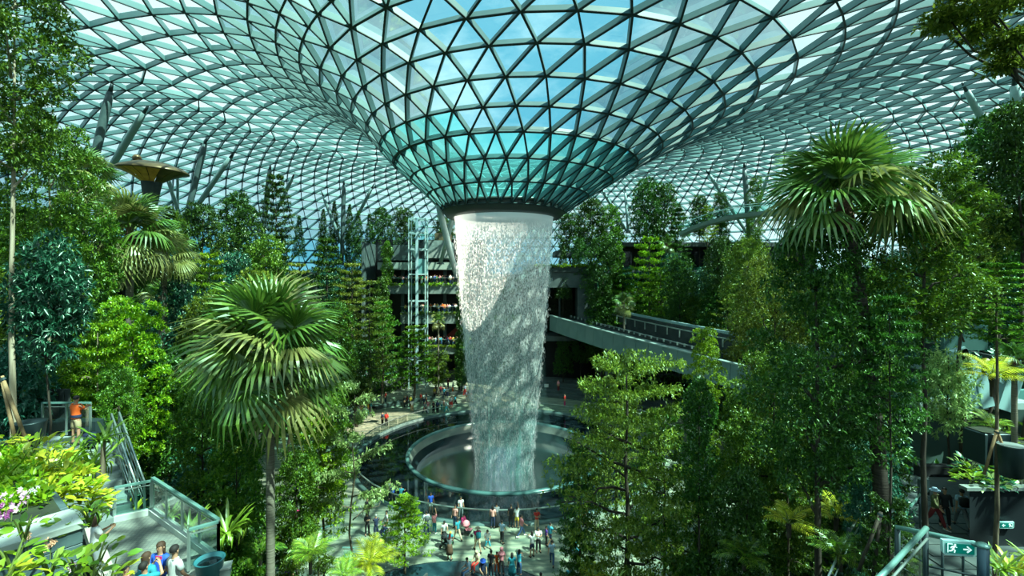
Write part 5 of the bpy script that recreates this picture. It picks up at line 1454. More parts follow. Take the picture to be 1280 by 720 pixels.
pt = empty('tree_tub', at(38, 556, 15.5)); tag(pt, 'dark round tub between the trunks left of the walkway', 'tub')
mb = MB(); mb.lathe([(.01, 0), (.34, 0), (.42, .75), (.44, .78), (.36, .78), (.01, .70)], (0, 0, 0), 20); mb.build('body', M_steel_dk, pt, True)
pt = empty('litter_bin', atz(112, 556, ZW)); tag(pt, 'small navy bin beside the stair top on the upper walkway', 'bin')
mb = MB(); mb.lathe([(.01, 0), (.16, 0), (.19, .42), (.01, .44)], (0, 0, 0), 16); mb.build('body', mat('bin_navy', (0.012, 0.02, 0.06), .4), pt, True)
SH = ['leafy green shrub on the left end of the black planter wall', 'blue green shrub on the black planter wall under the round tub', 'leafy green shrub on the black planter wall at the right edge', 'blue green shrub behind the left end of the black planter wall', 'leafy green shrub behind the round tub',
      'pale green low shrub hanging over the black planter wall front', 'green shrub just left of the staked tree trunk', 'green shrub just right of the staked tree trunk', 'blue green shrub at the back corner of the black planter wall', 'green shrub under the branching steel frame ledge']
for k, (x, y, R, kind) in enumerate(((18.95, 19.1, .55, 'green'), (20.0, 19.2, .6, 'teal'), (21.1, 19.2, .65, 'green'), (20.3, 20.6, .7, 'teal'), (22.0, 20.9, .8, 'green'), (19.5, 18.75, .4, 'teal'), (19.6, 19.9, .5, 'green'), (21.0, 20.0, .6, 'green'), (23.2, 22.6, .9, 'teal'), (24.6, 23.4, .9, 'green'))):
    shrub_at(Vector((x, y, zt + .05)), R, SH[k], kind, 48, 300 + k, .30)
n = 1500   # low carpet of leaves filling the near hedge
t1, t2 = G.uniform(0, 1, n), G.uniform(.1, 1, n)
P_ = np.array([fb_ - dirw * (.1 + 3.4 * a) + back * (.7 + 3.6 * b) + Vector((0, 0, -.02 + random.uniform(0, .16))) for a, b in zip(t1, t2)])
V, T = rosettes(P_, np.tile([[0, 0, 1.0]], (n, 1)), 5, .13, .06, 1.0, .7)
tag(mobj('undergrowth', arr_mesh('undergrowth', V, T, L_lime)), 'small leaved ground cover between the yellow green shrubs of the near hedge', 'undergrowth', kind='stuff')
# ------------------------------------------------------------------ filling the forest: more trees and undergrowth on the terraces
def box_of(base, H, R):
    x0 = (base.x - R) / base.y; x1 = (base.x + R) / base.y
    return (640 + F * x0, HOR - F * (base.z + H - EYE) / base.y, 640 + F * x1, HOR - F * (base.z - EYE) / base.y)
# windows onto things that must stay in view: x0, y0, x1, y1 and the distance up to which nothing may stand before them
KEEP = [(494, 270, 572, 470, 84), (430, 470, 720, 660, 70), (505, 600, 745, 720, 60), (684, 355, 905, 462, 74), (690, 335, 745, 400, 78), (560, 240, 705, 620, 60),
        (850, 255, 950, 295, 70), (0, 500, 130, 720, 18.4), (120, 590, 280, 720, 17.5), (1150, 590, 1280, 720, 24), (1200, 430, 1280, 515, 27), (130, 195, 232, 250, 48),
        (235, 350, 450, 560, 17.5), (950, 160, 1190, 330, 13.5), (400, 560, 505, 720, 40), (0, 0, 1280, 215, 200)]
def sky_line(px):
    T_ = ((0, 190), (100, 225), (200, 268), (300, 262), (380, 285), (480, 290), (560, 300), (700, 285), (850, 285), (950, 285), (1050, 255), (1150, 245), (1280, 215))
    for (x0, y0), (x1, y1) in zip(T_, T_[1:]):
        if x0 <= px <= x1: return y0 + (y1 - y0) * (px - x0) / (x1 - x0)
    return 260
rf = random.Random(17)
FK = {'broad': 'leafy mid green', 'broad_dark': 'dense dark green', 'layer_dark': 'dark tiered', 'teal_broad': 'blue green', 'layer_mid': 'tiered mid green', 'broad_olive': 'olive green', 'ball_mid': 'bushy green', 'column': 'climber covered'}
REG = {'left': 'forest on the left slope', 'back left': 'forest at the back left of the plaza', 'back right': 'planting on the back right terraces', 'right': 'thicket on the right side'}
cnt = 0; fills = []
for attempt in range(4000):
    if cnt >= 95: break
    reg = rf.choice(('left', 'left', 'left', 'back left', 'back right', 'right', 'right'))
    if reg == 'left': px, d = rf.uniform(-40, 330), rf.uniform(19, 60)
    elif reg == 'back left': px, d = rf.uniform(250, 500), rf.uniform(50, 98)
    elif reg == 'back right': px, d = rf.uniform(720, 960), rf.uniform(66, 92)
    else: px, d = rf.uniform(820, 1310), rf.uniform(17, 60)
    x = (px - 640) / F * d
    b = Vector((x, d, ground_back(x, d)))
    if sval(x, d) < 1.13: continue
    H = rf.uniform(6, 11); kind = rf.choice(list(FK)); R = H * (.32 if kind != 'column' else .22)
    bb = box_of(b, H, R); lim = sky_line(min(1280, max(0, px))) + rf.uniform(0, 60)
    if bb[1] < lim:
        H = (EYE + (HOR - lim) / F * d) - b.z
        if H < 3.5: continue
        H = min(H, 12); R = min(R, H * .4); bb = box_of(b, H, R)
    if any(bb[0] < k[2] and bb[2] > k[0] and bb[1] < k[3] and bb[3] > k[1] and d < k[4] and not (k[3] == 215) for k in KEEP): continue
    if any(math.hypot(b.x - q[0].x, b.y - q[0].y) < (R + q[2]) * .42 for q in TREES): continue
    fills.append((tree_at(kind, b, H, R, 'tree', f'forest trees in the {REG[reg]}'), FK[kind], (bb[0] + bb[2]) / 2, (bb[1] * 2 + bb[3]) / 3)); cnt += 1
# each is told apart by the nearest thing one can find, then by counting
MARKS = [(187, 215, 'the bronze canopy'), (162, 300, 'the tall left slope palm'), (62, 330, 'the blue green left tree'), (166, 450, 'the bright lime bushy tree'), (338, 430, 'the large centre palm crown'), (338, 620, 'the ringed centre palm trunk'), (95, 525, 'the person in orange'),
         (345, 245, 'the round topped dark tree'), (478, 420, 'the bare stemmed tiered tree'), (524, 350, 'the lift tower'), (705, 370, 'the tunnel mouth'), (812, 340, 'the bright tiered tree'), (900, 275, 'the footbridge'), (800, 425, 'the guideway'), (874, 560, 'the dark climber covered tree'),
         (1075, 260, 'the big right palm crown'), (1105, 620, 'the ringed right palm trunk'), (1155, 480, 'the tall straight dark trunk'), (1240, 475, 'the branching steel frame'), (1246, 380, 'the flat crowned staked tree'), (1020, 420, 'the large spreading tree'), (950, 400, 'the sunlit olive tree'), (1198, 680, 'the near exit sign')]
seen = {}
for o, kd, x, y in sorted(fills, key=lambda q: q[2]):
    mx, my, mn = min(MARKS, key=lambda m: (m[0] - x) ** 2 + (m[1] - y) ** 2)
    rel = ('left of' if x < mx else 'right of') if abs(x - mx) > abs(y - my) else ('above' if y < my else 'below')
    base = f'{kd} tree {rel} {mn}'; seen[base] = seen.get(base, 0) + 1
    o['label'] = base if seen[base] == 1 else f'{base}, {ORD[seen[base] - 1]} such from the left'
# undergrowth: leaves carpeting the terraces and their walls (one object a terrace, beyond counting)
for i, (s0, z0) in enumerate(LEVELS[1:], 1):
    s1 = LEVELS[i + 1][0] if i + 1 < len(LEVELS) else s0 + .3
    n = 5200; zb = LEVELS[i - 1][1]
    th = G.uniform(0, 2 * PI, n); ss = np.where(G.random(n) < .45, s0 - .012 - G.random(n) * .02, G.uniform(s0, s1, n))
    x = PX + ss * SA * np.cos(th); y = PY + ss * SB * np.sin(th)
    z = np.where(ss < s0, G.uniform(zb, z0 + .5, n), z0 + G.uniform(.1, .9, n))
    ok = (y > 9) & (np.abs(x / np.maximum(y, 1)) < 1.35) & ~((y > 83) & (x > -24) & (x < -4)) & (np.hypot(x - 0, y) > 14)
    ok &= ~((z > 6) & (y < 26) & (x > 14))
    ok &= np.array([(lambda q: q is not None and q > c + 1.0)(roof_z(a, b)) if s_ else False for a, b, c, s_ in zip(x, y, z, ok)])
    x, y, z, ss = x[ok], y[ok], z[ok], ss[ok]
    tips = np.stack([x, y, z], 1); ax = norm(np.stack([PX - x, PY - y, np.full(len(x), 18.0)], 1))
    V, T = rosettes(tips, ax, 7, .42, .20, 1.0, .75, 0)
    o = mobj('undergrowth', arr_mesh('undergrowth', V, T, (L_dark, L_mid, L_teal)[i % 3])); tag(o, f'leafy undergrowth covering the {ORD[i - 1]} planted terrace above the plaza', 'undergrowth', kind='stuff')
for i, (y0, z1, x0, x1) in enumerate(((70, 4.5, 18, 50), (74, 8.5, 15, 50), (78.5, 12.5, 14.5, 50), (82, 16.5, 14.5, 50), (85.5, 20.3, 2, 50))):
    n = 1900; x = G.uniform(x0, x1, n); fr = G.random(n) < .5
    y = np.where(fr, y0 - .4, G.uniform(y0, y0 + 3.8, n)); z = np.where(fr, z1 - G.random(n) ** 1.5 * 3.4, z1 + G.uniform(.1, 1.0, n))
    V, T = rosettes(np.stack([x, y, z], 1), norm(np.stack([np.zeros(n), np.full(n, -1.0), np.full(n, .6)], 1)), 7, .45, .2, 1.0, .75, 0)
    o = mobj('undergrowth', arr_mesh('undergrowth', V, T, (L_dark, L_teal, L_mid)[i % 3])); tag(o, f'trailing plants on the {ORD[i]} stepped planter at the back right', 'undergrowth', kind='stuff')
# edge planting on the balconies and the portal planter
for nm, x0, x1, y, z, lm, lab in (('trailing_plants', -22.6, -7, 83.9, 18.3, L_lime, 'strip of trailing plants along the upper balcony edge'), ('trailing_plants', -20.2, -7, 83.9, 13.1, L_mid, 'strip of trailing plants along the middle balcony edge'),
                                 ('trailing_plants', -16.5, -7, 83.9, 7.1, L_lime, 'strip of trailing plants along the lowest balcony edge'), ('trailing_plants', 3.2, 14.5, 78.5, 21.5, L_lime, 'strip of bright plants on the planter above the tunnel mouth')):
    n = 260; V, T = rosettes(np.stack([G.uniform(x0, x1, n), y + G.normal(0, .1, n), z - .1 + G.normal(0, .13, n)], 1), np.tile([[0, -.6, .6]], (n, 1)), 6, .26, .12)
    tag(mobj(nm, arr_mesh(nm, V, T, lm)), lab, 'plants', kind='stuff')
# ------------------------------------------------------------------ people
def skin_mesh(name, nodes, edges, root, mats, sub=1, post=None):
    """one continuous surface grown round a skeleton: nodes name -> (xyz, radius)"""
    names = list(nodes); idx = {n: i for i, n in enumerate(names)}
    bm = bmesh.new(); lay = bm.verts.layers.skin.verify()
    vs = [bm.verts.new(nodes[n][0]) for n in names]
    for n, v in zip(names, vs):
        r = nodes[n][1]; v[lay].radius = (r, r) if not hasattr(r, '__len__') else r
        if n == root: v[lay].use_root = True
    for a, b in edges: bm.edges.new((vs[idx[a]], vs[idx[b]]))
    me = bpy.data.meshes.new(name + '_cage'); bm.to_mesh(me); bm.free()
    o = bpy.data.objects.new(name, me); COL.objects.link(o)
    m = o.modifiers.new('skin', 'SKIN'); m.use_smooth_shade = True; m.branch_smoothing = .4
    if sub: s = o.modifiers.new('sub', 'SUBSURF'); s.levels = sub; s.render_levels = sub
    dg = bpy.context.evaluated_depsgraph_get(); dg.update()
    out = bpy.data.meshes.new_from_object(o.evaluated_get(dg)); out.name = name
    bpy.data.objects.remove(o); bpy.data.meshes.remove(me)
    out.materials.clear()
    for mm in mats: out.materials.append(mm)
    return out

def Rx(a): return Matrix.Rotation(math.radians(a), 3, 'X')
def Ry(a): return Matrix.Rotation(math.radians(a), 3, 'Y')
def Rz(a): return Matrix.Rotation(math.radians(a), 3, 'Z')
def skeleton(P):
    """joints of a 1.70 m figure facing -Y. angles in degrees; pitch > 0 swings a limb forward"""
    lean = P.get('lean', 0); hip = Vector((0, 0, P.get('hip', .93)))
    B = Rx(lean)                                      # forward lean of the trunk
    up = lambda z, y=0, x=0: hip + B @ Vector((x, y, z))
    J = {'pelvis': hip, 'waist': up(.17), 'chest': up(.36, .01), 'neck': up(.53, .01)}
    hd = B @ Rz(P.get('turn', 0)) @ Rx(P.get('nod', 0))
    hp = lambda x, y, z: J['neck'] + hd @ Vector((x, y, z))
    J.update(jaw=hp(0, -.012, .085), skull=hp(0, .0, .165), crown=hp(0, .005, .225), nose=hp(0, -.118, .118), chin=hp(0, -.072, .055), brow=hp(0, -.06, .165))
    J['_head'] = hd
    for s, sx in (('l', 1), ('r', -1)):
        ap, ao, eb, ein = P.get('arm_' + s, (4, 8, 12, 0))
        sh = up(.475, .01, .175 * sx); J['sho_' + s] = sh
        A = B @ Ry(-ao * sx) @ Rx(-ap)
        J['elb_' + s] = sh + A @ Vector((0, 0, -.285))
        Fm = A @ Rz(-ein * sx) @ Rx(-eb)
        J['wri_' + s] = J['elb_' + s] + Fm @ Vector((0, 0, -.25))
        hm = Fm @ Rx(-8)
        J['palm_' + s] = J['wri_' + s] + hm @ Vector((0, 0, -.075))
        for k, (fx, fl) in enumerate(((-.028, .066), (-.009, .076), (.010, .070), (.027, .054))):
            b = J['wri_' + s] + hm @ Vector((.0, fx, -.085)); J[f'k{k}_{s}'] = b
            m_ = b + hm @ Rx(0) @ Vector((-.012 * sx, 0, -fl * .55)); J[f'm{k}_{s}'] = m_
            J[f't{k}_{s}'] = m_ + hm @ Vector((-.030 * sx, 0, -fl * .42))
        J['th1_' + s] = J['wri_' + s] + hm @ Vector((-.008 * sx, -.038, -.045)); J['th2_' + s] = J['th1_' + s] + hm @ Vector((-.014 * sx, -.026, -.045))
        lp, lo_, kb = P.get('leg_' + s, (0, 2, 2))
        hj = hip + Vector((.09 * sx, 0, -.03)); J['hip_' + s] = hj
        Lm = Ry(-lo_ * sx) @ Rx(-lp)
        J['kne_' + s] = hj + Lm @ Vector((0, 0, -.43))
        Sm = Lm @ Rx(kb)
        J['ank_' + s] = J['kne_' + s] + Sm @ Vector((0, 0, -.41))
        fm = Rz(8 * sx) if abs(lp) < 60 else Rz(4 * sx)
        tilt = Rx(0)
        J['toe_' + s] = J['ank_' + s] + fm @ tilt @ Vector((0, -.15, -.05)); J['heel_' + s] = J['ank_' + s] + Vector((0, .035, -.045))
    return J
HAND_R = {'k': .011, 'm': .0095, 't': .0085}
def figure_meshes(P, fem=False):
    J = skeleton(P); out = {}
    N = {}; E = []
    def nd(n, r): N[n] = (J[n], r)
    nd('pelvis', .104); nd('waist', .098); nd('chest', .108); nd('neck', .055); nd('jaw', .070); nd('skull', .090); nd('crown', .058)
    E += [('pelvis', 'waist'), ('waist', 'chest'), ('chest', 'neck'), ('neck', 'jaw'), ('jaw', 'skull'), ('skull', 'crown')]
    for s in 'lr':
        for n, r in (('sho_', .052), ('elb_', .041), ('wri_', .028), ('palm_', (.034, .018)), ('th1_', .014), ('th2_', .010), ('hip_', .070), ('kne_', .056), ('ank_', .042), ('toe_', .034), ('heel_', .034)): nd(n + s, r)
        E += [('chest', 'sho_' + s), ('sho_' + s, 'elb_' + s), ('elb_' + s, 'wri_' + s), ('wri_' + s, 'palm_' + s), ('wri_' + s, 'th1_' + s), ('th1_' + s, 'th2_' + s), ('pelvis', 'hip_' + s), ('hip_' + s, 'kne_' + s), ('kne_' + s, 'ank_' + s), ('ank_' + s, 'toe_' + s), ('ank_' + s, 'heel_' + s)]
        for k in range(4):
            for q in 'kmt': nd(f'{q}{k}_{s}', HAND_R[q])
            E += [('palm_' + s, f'k{k}_{s}'), (f'k{k}_{s}', f'm{k}_{s}'), (f'm{k}_{s}', f't{k}_{s}')]
    out['body'] = skin_mesh('body', N, E, 'pelvis', [M_skin], 1)
    def mix(a, b, t): return J[a].lerp(J[b], t)
    # shirt: trunk and upper arms
    def shirt(sl):
        n = {'hem': (J['pelvis'].lerp(J['waist'], -.30), .165), 'pelvis': (J['pelvis'].lerp(J['waist'], .25), .158), 'waist': (J['waist'].lerp(J['chest'], .2), .142), 'chest': (J['chest'], .150), 'collar': (mix('chest', 'neck', .66), .092), 'neckline': (mix('chest', 'neck', .84), .070)}
        e = [('hem', 'pelvis'), ('pelvis', 'waist'), ('waist', 'chest'), ('chest', 'collar'), ('collar', 'neckline')]
        for s in 'lr':
            n['sho_' + s] = (J['sho_' + s], .080); n['cuf_' + s] = (mix('sho_' + s, 'elb_' + s, .78), .068); e += [('chest', 'sho_' + s), ('sho_' + s, 'cuf_' + s)]
            if sl: n['elb_' + s] = (J['elb_' + s], .056); n['wc_' + s] = (mix('elb_' + s, 'wri_' + s, .9), .042); e += [('cuf_' + s, 'elb_' + s), ('elb_' + s, 'wc_' + s)]
        return skin_mesh('shirt', n, e, 'chest', [M_skin], 1)
    out['shirt'] = shirt(False); out['jacket'] = shirt(True)
    def legs(t, r1, nm):
        n = {'band': (J['pelvis'].lerp(J['waist'], .45), .125), 'pelvis': (J['pelvis'] + Vector((0, 0, .0)), .138)}; e = [('band', 'pelvis')]
        for s in 'lr':
            n['hip_' + s] = (J['hip_' + s], .114); e.append(('pelvis', 'hip_' + s))
            if t <= 1: n['end_' + s] = (mix('hip_' + s, 'kne_' + s, t), .09); e.append(('hip_' + s, 'end_' + s))
            else: n['kne_' + s] = (J['kne_' + s], .078); n['end_' + s] = (mix('kne_' + s, 'ank_' + s, t - 1), r1); e += [('hip_' + s, 'kne_' + s), ('kne_' + s, 'end_' + s)]
        return skin_mesh(nm, n, e, 'pelvis', [M_skin], 1)
    out['trousers'] = legs(1.93, .062, 'trousers'); out['shorts'] = legs(.88, .09, 'shorts')
    # skirt from waist to below the knees
    mb = MB(); kn = (J['kne_l'] + J['kne_r']) / 2; an = (J['ank_l'] + J['ank_r']) / 2
    for nm, end, rr_ in (('skirt', kn.lerp(an, .15), .24), ('robe', kn.lerp(an, .9), .30)):
        mb = MB(); mb.tube([J['waist'], J['pelvis'], J['pelvis'].lerp(end, .5), end], [.135, .19, rr_ * .92, rr_], 14); out[nm] = mb.mesh(nm, M_skin, True)
    # hair and headwear
    H = J['neck']; hm = J['_head'].to_4x4(); hm.translation = H
    def cap(nm, prof_r, cut, long_, drop):
        mb = MB(); n = 14; P_ = []; Fc = []
        rows = 6
        for i in range(rows + 1):
            ph = PI / 2 * (1 - i / rows * 1.28)
            for k in range(n):
                a = 2 * PI * k / n; fr = min(1.0, max(0.0, (-math.sin(a) + .15) / .6)); fr = fr * fr * (3 - 2 * fr)   # towards the face
                p2 = max(ph, -.6 + .85 * fr) if i > 3 else ph
                x = .090 * math.cos(p2) * math.cos(a); y = .104 * math.cos(p2) * math.sin(a) + .010; z = .172 + .100 * math.sin(p2)
                if long_ and i == rows: q = max(0.0, 1 - fr * 1.6); z -= drop * q; x *= 1 + .08 * q; y *= 1 + .05 * q
                P_.append(hm @ Vector((x, y, z)))
        for i in range(rows):
            for k in range(n):
                j = (k + 1) % n; Fc.append((i * n + k, (i + 1) * n + k, (i + 1) * n + j, i * n + j))
        mb.add(P_, Fc); return mb.mesh('hair', M_skin, True)
    out['hair_short'] = cap('hair', 1, 0, False, 0); out['hair_long'] = cap('hair', 1, 0, True, .17)
    mb = MB(); mb.lathe([(.01, .285), (.085, .265), (.105, .20), (.11, .185), (.19, .165), (.19, .158), (.10, .175)], (0, .008, 0), 16); mb.v = [tuple(hm @ Vector(p)) for p in mb.v]; out['hat'] = mb.mesh('hat', M_skin, True)
    mb = MB(); mb.ball((0, .012, .15), .128, 12, zs=1.12); mb.lathe([(.10, .06), (.17, -.06), (.2, -.14)], (0, .02, 0), 14); mb.v = [tuple(hm @ Vector(p)) for p in mb.v]
    # open the scarf at the face
    out['headscarf'] = mb.mesh('headscarf', M_skin, True)
    me = out['headscarf']; 
    for v in me.vertices:
        q = hm.inverted() @ v.co
        if q.y < -.05 and .05 < q.z < .21: v.co = hm @ Vector((q.x * 1.0, -.045, q.z))
    # features
    for nm, pts, r, zs in (('eye', ((.028, -.072, .150), (-.028, -.072, .150)), .011, .7),):
        out['eyes'] = []
        for p in pts: mb = MB(); mb.ball(hm @ Vector(p), r, 6, zs=zs); out['eyes'].append(mb.mesh('eye', M_eye, True))
    mb = MB(); mb.box((0, -.066, .082), (.042, .014, .012), bev=.004); mb.v = [tuple(hm @ Vector(p)) for p in mb.v]; out['mouth'] = mb.mesh('mouth', M_lip)
    mb = MB(); mb.add([hm @ Vector(p) for p in ((0, -.068, .165), (-.020, -.066, .112), (.020, -.066, .112), (0, -.105, .118), (0, -.070, .100))], [(0, 1, 3), (0, 3, 2), (1, 4, 3), (4, 2, 3)]); out['nose'] = mb.mesh('nose', M_skin, True)
    out['ears'] = []
    for sx in (-.078, .078): mb = MB(); mb.ball(hm @ Vector((sx, .008, .135)), .026, 8, ys=.6); out['ears'].append(mb.mesh('ear', M_skin, True))
    for s in 'lr':
        a = J['ank_' + s]; t = J['toe_' + s]; d = (t - a); d.z = 0; d.normalize(); x = d.cross(Vector((0, 0, 1)))
        mb = MB(); z0 = min(t.z, a.z - .05) - .035
        P_ = []
        for l, w, h in ((-.08, .03, .09), (-.05, .042, .10), (.04, .044, .085), (.12, .05, .06), (.185, .03, .045)):
            c = a + d * l; c.z = z0
            P_ += [c - x * w, c + x * w, c + x * w * .8 + Vector((0, 0, h)), c - x * w * .8 + Vector((0, 0, h))]
        Fc = [(3, 2, 1, 0), (16, 17, 18, 19)] + [(i * 4 + k, i * 4 + (k + 1) % 4, i * 4 + 4 + (k + 1) % 4, i * 4 + 4 + k) for i in range(4) for k in range(4)]
        mb.add(P_, Fc); out['shoe_' + s] = mb.mesh('shoe', M_skin, True)
    out['ground'] = min((J['toe_l'].z, J['toe_r'].z, J['heel_l'].z, J['heel_r'].z)) - .035
    out['J'] = J
    # pack bag on the back
    mb = MB(); B = Rx(P.get('lean', 0)); c = J['chest'] + B @ Vector((0, .20, -.06)); mb.box(c, (.30, .17, .42), mat=B, bev=.05); out['bag'] = mb.mesh('backpack', M_skin, True)
    return out
M_skin = mat('skin', (0.46, 0.25, 0.15), 0.5); M_skin2 = mat('skin_brown', (0.24, 0.12, 0.065), 0.5); M_eye = mat('eye', (.02, .015, .012), .3); M_lip = mat('lip', (.36, .10, .09), .5)
POSES = {
    'stand': {}, 'stand_b': {'leg_l': (8, 3, 6), 'leg_r': (-4, 3, 4), 'arm_l': (-6, 8, 18, 0), 'arm_r': (12, 9, 30, 20), 'turn': 20},
    'walk': {'leg_l': (24, 2, 6), 'leg_r': (-20, 2, 22), 'arm_l': (-22, 8, 16, 0), 'arm_r': (24, 8, 26, 0), 'hip': .90},
    'phone': {'arm_l': (26, 8, 92, 22), 'arm_r': (26, 8, 92, 22), 'nod': 22, 'leg_l': (3, 3, 3)},
    'look': {'arm_l': (10, 8, 60, 30), 'arm_r': (14, 8, 70, 34), 'nod': 0, 'turn': 0, 'leg_l': (4, 3, 3)},
    'photo': {'arm_l': (62, 14, 96, 18), 'arm_r': (62, 14, 96, 18), 'leg_l': (-6, 4, 2), 'leg_r': (8, 3, 4), 'nod': -6},
    'raise': {'arm_r': (168, 10, 8, 0), 'arm_l': (6, 10, 20, 0), 'leg_l': (6, 3, 5), 'nod': -12},
    'hold': {'arm_l': (40, 4, 74, 40), 'arm_r': (40, 4, 74, 40), 'nod': 10},
    'reach': {'arm_l': (70, 6, 30, 12), 'arm_r': (10, 8, 20, 0), 'lean': 12, 'nod': 8, 'leg_l': (16, 3, 10), 'leg_r': (-14, 2, 6), 'hip': .91},
    'sit': {'hip': .46, 'leg_l': (86, 6, 84), 'leg_r': (84, 6, 84), 'arm_l': (28, 8, 50, 15), 'arm_r': (24, 8, 56, 15), 'lean': 10, 'nod': 12},
    'sit_floor': {'hip': .16, 'leg_l': (96, 16, 74), 'leg_r': (92, 22, 96), 'arm_l': (40, 8, 58, 22), 'arm_r': (34, 8, 64, 22), 'lean': 14, 'nod': 16},
    'crouch': {'hip': .48, 'leg_l': (102, 8, 122), 'leg_r': (60, 8, 116), 'arm_l': (60, 8, 40, 10), 'arm_r': (50, 8, 60, 10), 'lean': 28, 'nod': 6},
    'rail': {'arm_l': (46, 14, 50, 10), 'arm_r': (46, 14, 50, 10), 'lean': 10, 'nod': 6},
}
FIG = {k: figure_meshes(v) for k, v in POSES.items()}
CC = {'white': (.74, .76, .74), 'black': (.012, .013, .016), 'navy': (.015, .028, .075), 'blue': (.02, .10, .55), 'jeans': (.045, .10, .22), 'grey': (.20, .22, .23), 'red': (.55, .03, .02), 'orange': (.85, .13, .015),
      'pink': (.80, .28, .32), 'magenta': (.62, .03, .18), 'teal': (.02, .26, .33), 'aqua': (.06, .42, .55), 'khaki': (.36, .28, .16), 'yellow': (.70, .50, .05), 'green': (.04, .25, .08), 'maroon': (.18, .015, .02), 'purple': (.10, .03, .30),
      'pale_blue': (.32, .46, .60), 'beige': (.55, .44, .30), 'brown': (.10, .055, .03), 'olive': (.10, .11, .04), 'hair': (.012, .009, .008), 'grey_hair': (.35, .34, .32), 'hair_brown': (.06, .028, .014), 'peach': (.88, .42, .36)}
def cm(c): return mat('cloth_' + c, CC[c], .75)
def set_mat(o, m):
    if not o.data.materials: o.data.materials.append(None)
    o.material_slots[0].link = 'OBJECT'; o.material_slots[0].material = m
def person(loc, yaw, pose, label, top='white', bot='jeans', legs='trousers', hair='short', hairc='hair', sleeves=False, shoe='black', h=1.68, skin=1, bag=None, detail=False, group=None, sit_z=None, extra=None):
    f = FIG[pose]; s = h / 1.70
    o = empty('person', loc); tag(o, label, 'person', group)
    R = (0, 0, math.radians(yaw)); z = -f['ground'] * s if pose not in ('sit',) else -f['ground'] * s
    def part(nm, me, m):
        c = mobj(nm, me, o, (0, 0, z), R, (s, s, s)); 
        if m is not None: set_mat(c, m)
        return c
    part('body', f['body'], (M_skin, M_skin2)[skin - 1])
    part('jacket' if sleeves else 'shirt', f['jacket' if sleeves else 'shirt'], cm(top))
    part(legs, f[legs], cm(bot))
    if hair in ('short', 'long'): part('hair', f['hair_' + hair], cm(hairc))
    elif hair == 'hat': part('hair', f['hair_short'], cm('hair')); part('hat', f['hat'], cm(hairc))
    elif hair == 'scarf': part('headscarf', f['headscarf'], cm(hairc))
    for q in 'lr': part('shoe', f['shoe_' + q], cm(shoe))
    if bag: part('backpack', f['bag'], cm(bag))
    if detail:
        for e in f['eyes']: part('eye', e, None)
        part('mouth', f['mouth'], None); part('nose', f['nose'], (M_skin, M_skin2)[skin - 1])
        for e in f['ears']: part('ear', e, (M_skin, M_skin2)[skin - 1])
    if extra: extra(o, f, s, z, R)
    return o
def pp_(px, py, yaw, pose, label, z=0.0, **k):
    """person whose feet stand at photo pixel (px,py) on level z"""
    return person(atz(px, py, z), yaw, pose, label, **k)
# --- close group on the left platform and walkway
pp_(95, 556, 170, 'hold', 'person in an orange shirt and khaki shorts standing on the upper walkway, seen from behind', z=ZW, top='orange', bot='khaki', legs='shorts', skin=1, h=1.74, detail=True,
    extra=lambda o, f, s, z, R: [set_mat(mobj('waist_bag', (lambda mb: (mb.lathe([(.175, -.05), (.185, 0), (.175, .05)], f['J']['waist'] - Vector((0, 0, .09)), 16, sy=.8), mb.mesh('waist_bag', M_skin, True))[1])(MB()), o, (0, 0, z), R, (s, s, s)), cm('navy'))])
def near_p(px, pyhead, d, h, *a, **k):
    """person whose head top shows at px,pyhead at distance d, standing on the platform"""
    if k.pop('plat', True): d = F * (EYE - ZP - h) / (pyhead - HOR)
    t = at(px, pyhead, d); return person(Vector((t.x, t.y, t.z - h)), *a, h=h, **k)
near_p(219, 683, 10.05, 1.72, 150, 'stand_b', 'person in a pale grey shirt with black hair beside the short glass railing', top='white', bot='grey', detail=True)
near_p(200, 680, 10.25, 1.66, -8, 'look', 'person in a royal blue top with long brown hair facing the camera', top='blue', bot='red', hair='long', hairc='hair_brown', detail=True)
near_p(184, 692, 9.7, 1.64, 165, 'stand', 'person with long brown hair in a teal top, back turned, beside the blue top', top='teal', bot='navy', hair='long', hairc='hair_brown', detail=True)
near_p(181, 703, 9.4, 1.60, 175, 'photo', 'person in a teal shirt raising a pink phone at the bottom left', top='teal', bot='khaki', detail=True,
       extra=lambda o, f, s, z, R: [set_mat(mobj('phone', (lambda mb: (mb.box((f['J']['palm_l'] + f['J']['palm_r']) / 2 + Vector((0, -.03, .03)), (.16, .012, .08), bev=.004), mb.mesh('phone', M_skin))[1])(MB()), o, (0, 0, z), R, (s, s, s)), cm('magenta'))])
near_p(157, 707, 9.5, 1.52, 120, 'stand_b', 'small person in a pale pink top at the bottom edge of the platform', top='pink', bot='navy', detail=True)
near_p(120, 646, 12.4, 1.62, 140, 'phone', 'person in a white blouse at the foot of the stairs behind the stone pier', top='white', bot='grey', hair='long', hairc='hair_brown', detail=True, plat=False)
# --- right passage
pp_(1169, 660, 20, 'walk', 'person in an olive jacket, white cap and red trousers in the right passage', z=8.3, top='olive', bot='maroon', hair='hat', hairc='pale_blue', sleeves=True, shoe='white', h=1.74, detail=True)
pp_(1181, 659, -30, 'stand_b', 'person in dark clothes behind the olive jacket in the right passage', z=8.3, top='black', bot='black', sleeves=True, detail=True)
pp_(1202, 660, 160, 'walk', 'person in a pale blue shirt walking away beside the black planter wall', z=8.3, top='pale_blue', bot='grey', h=1.7, bag='black', detail=True)
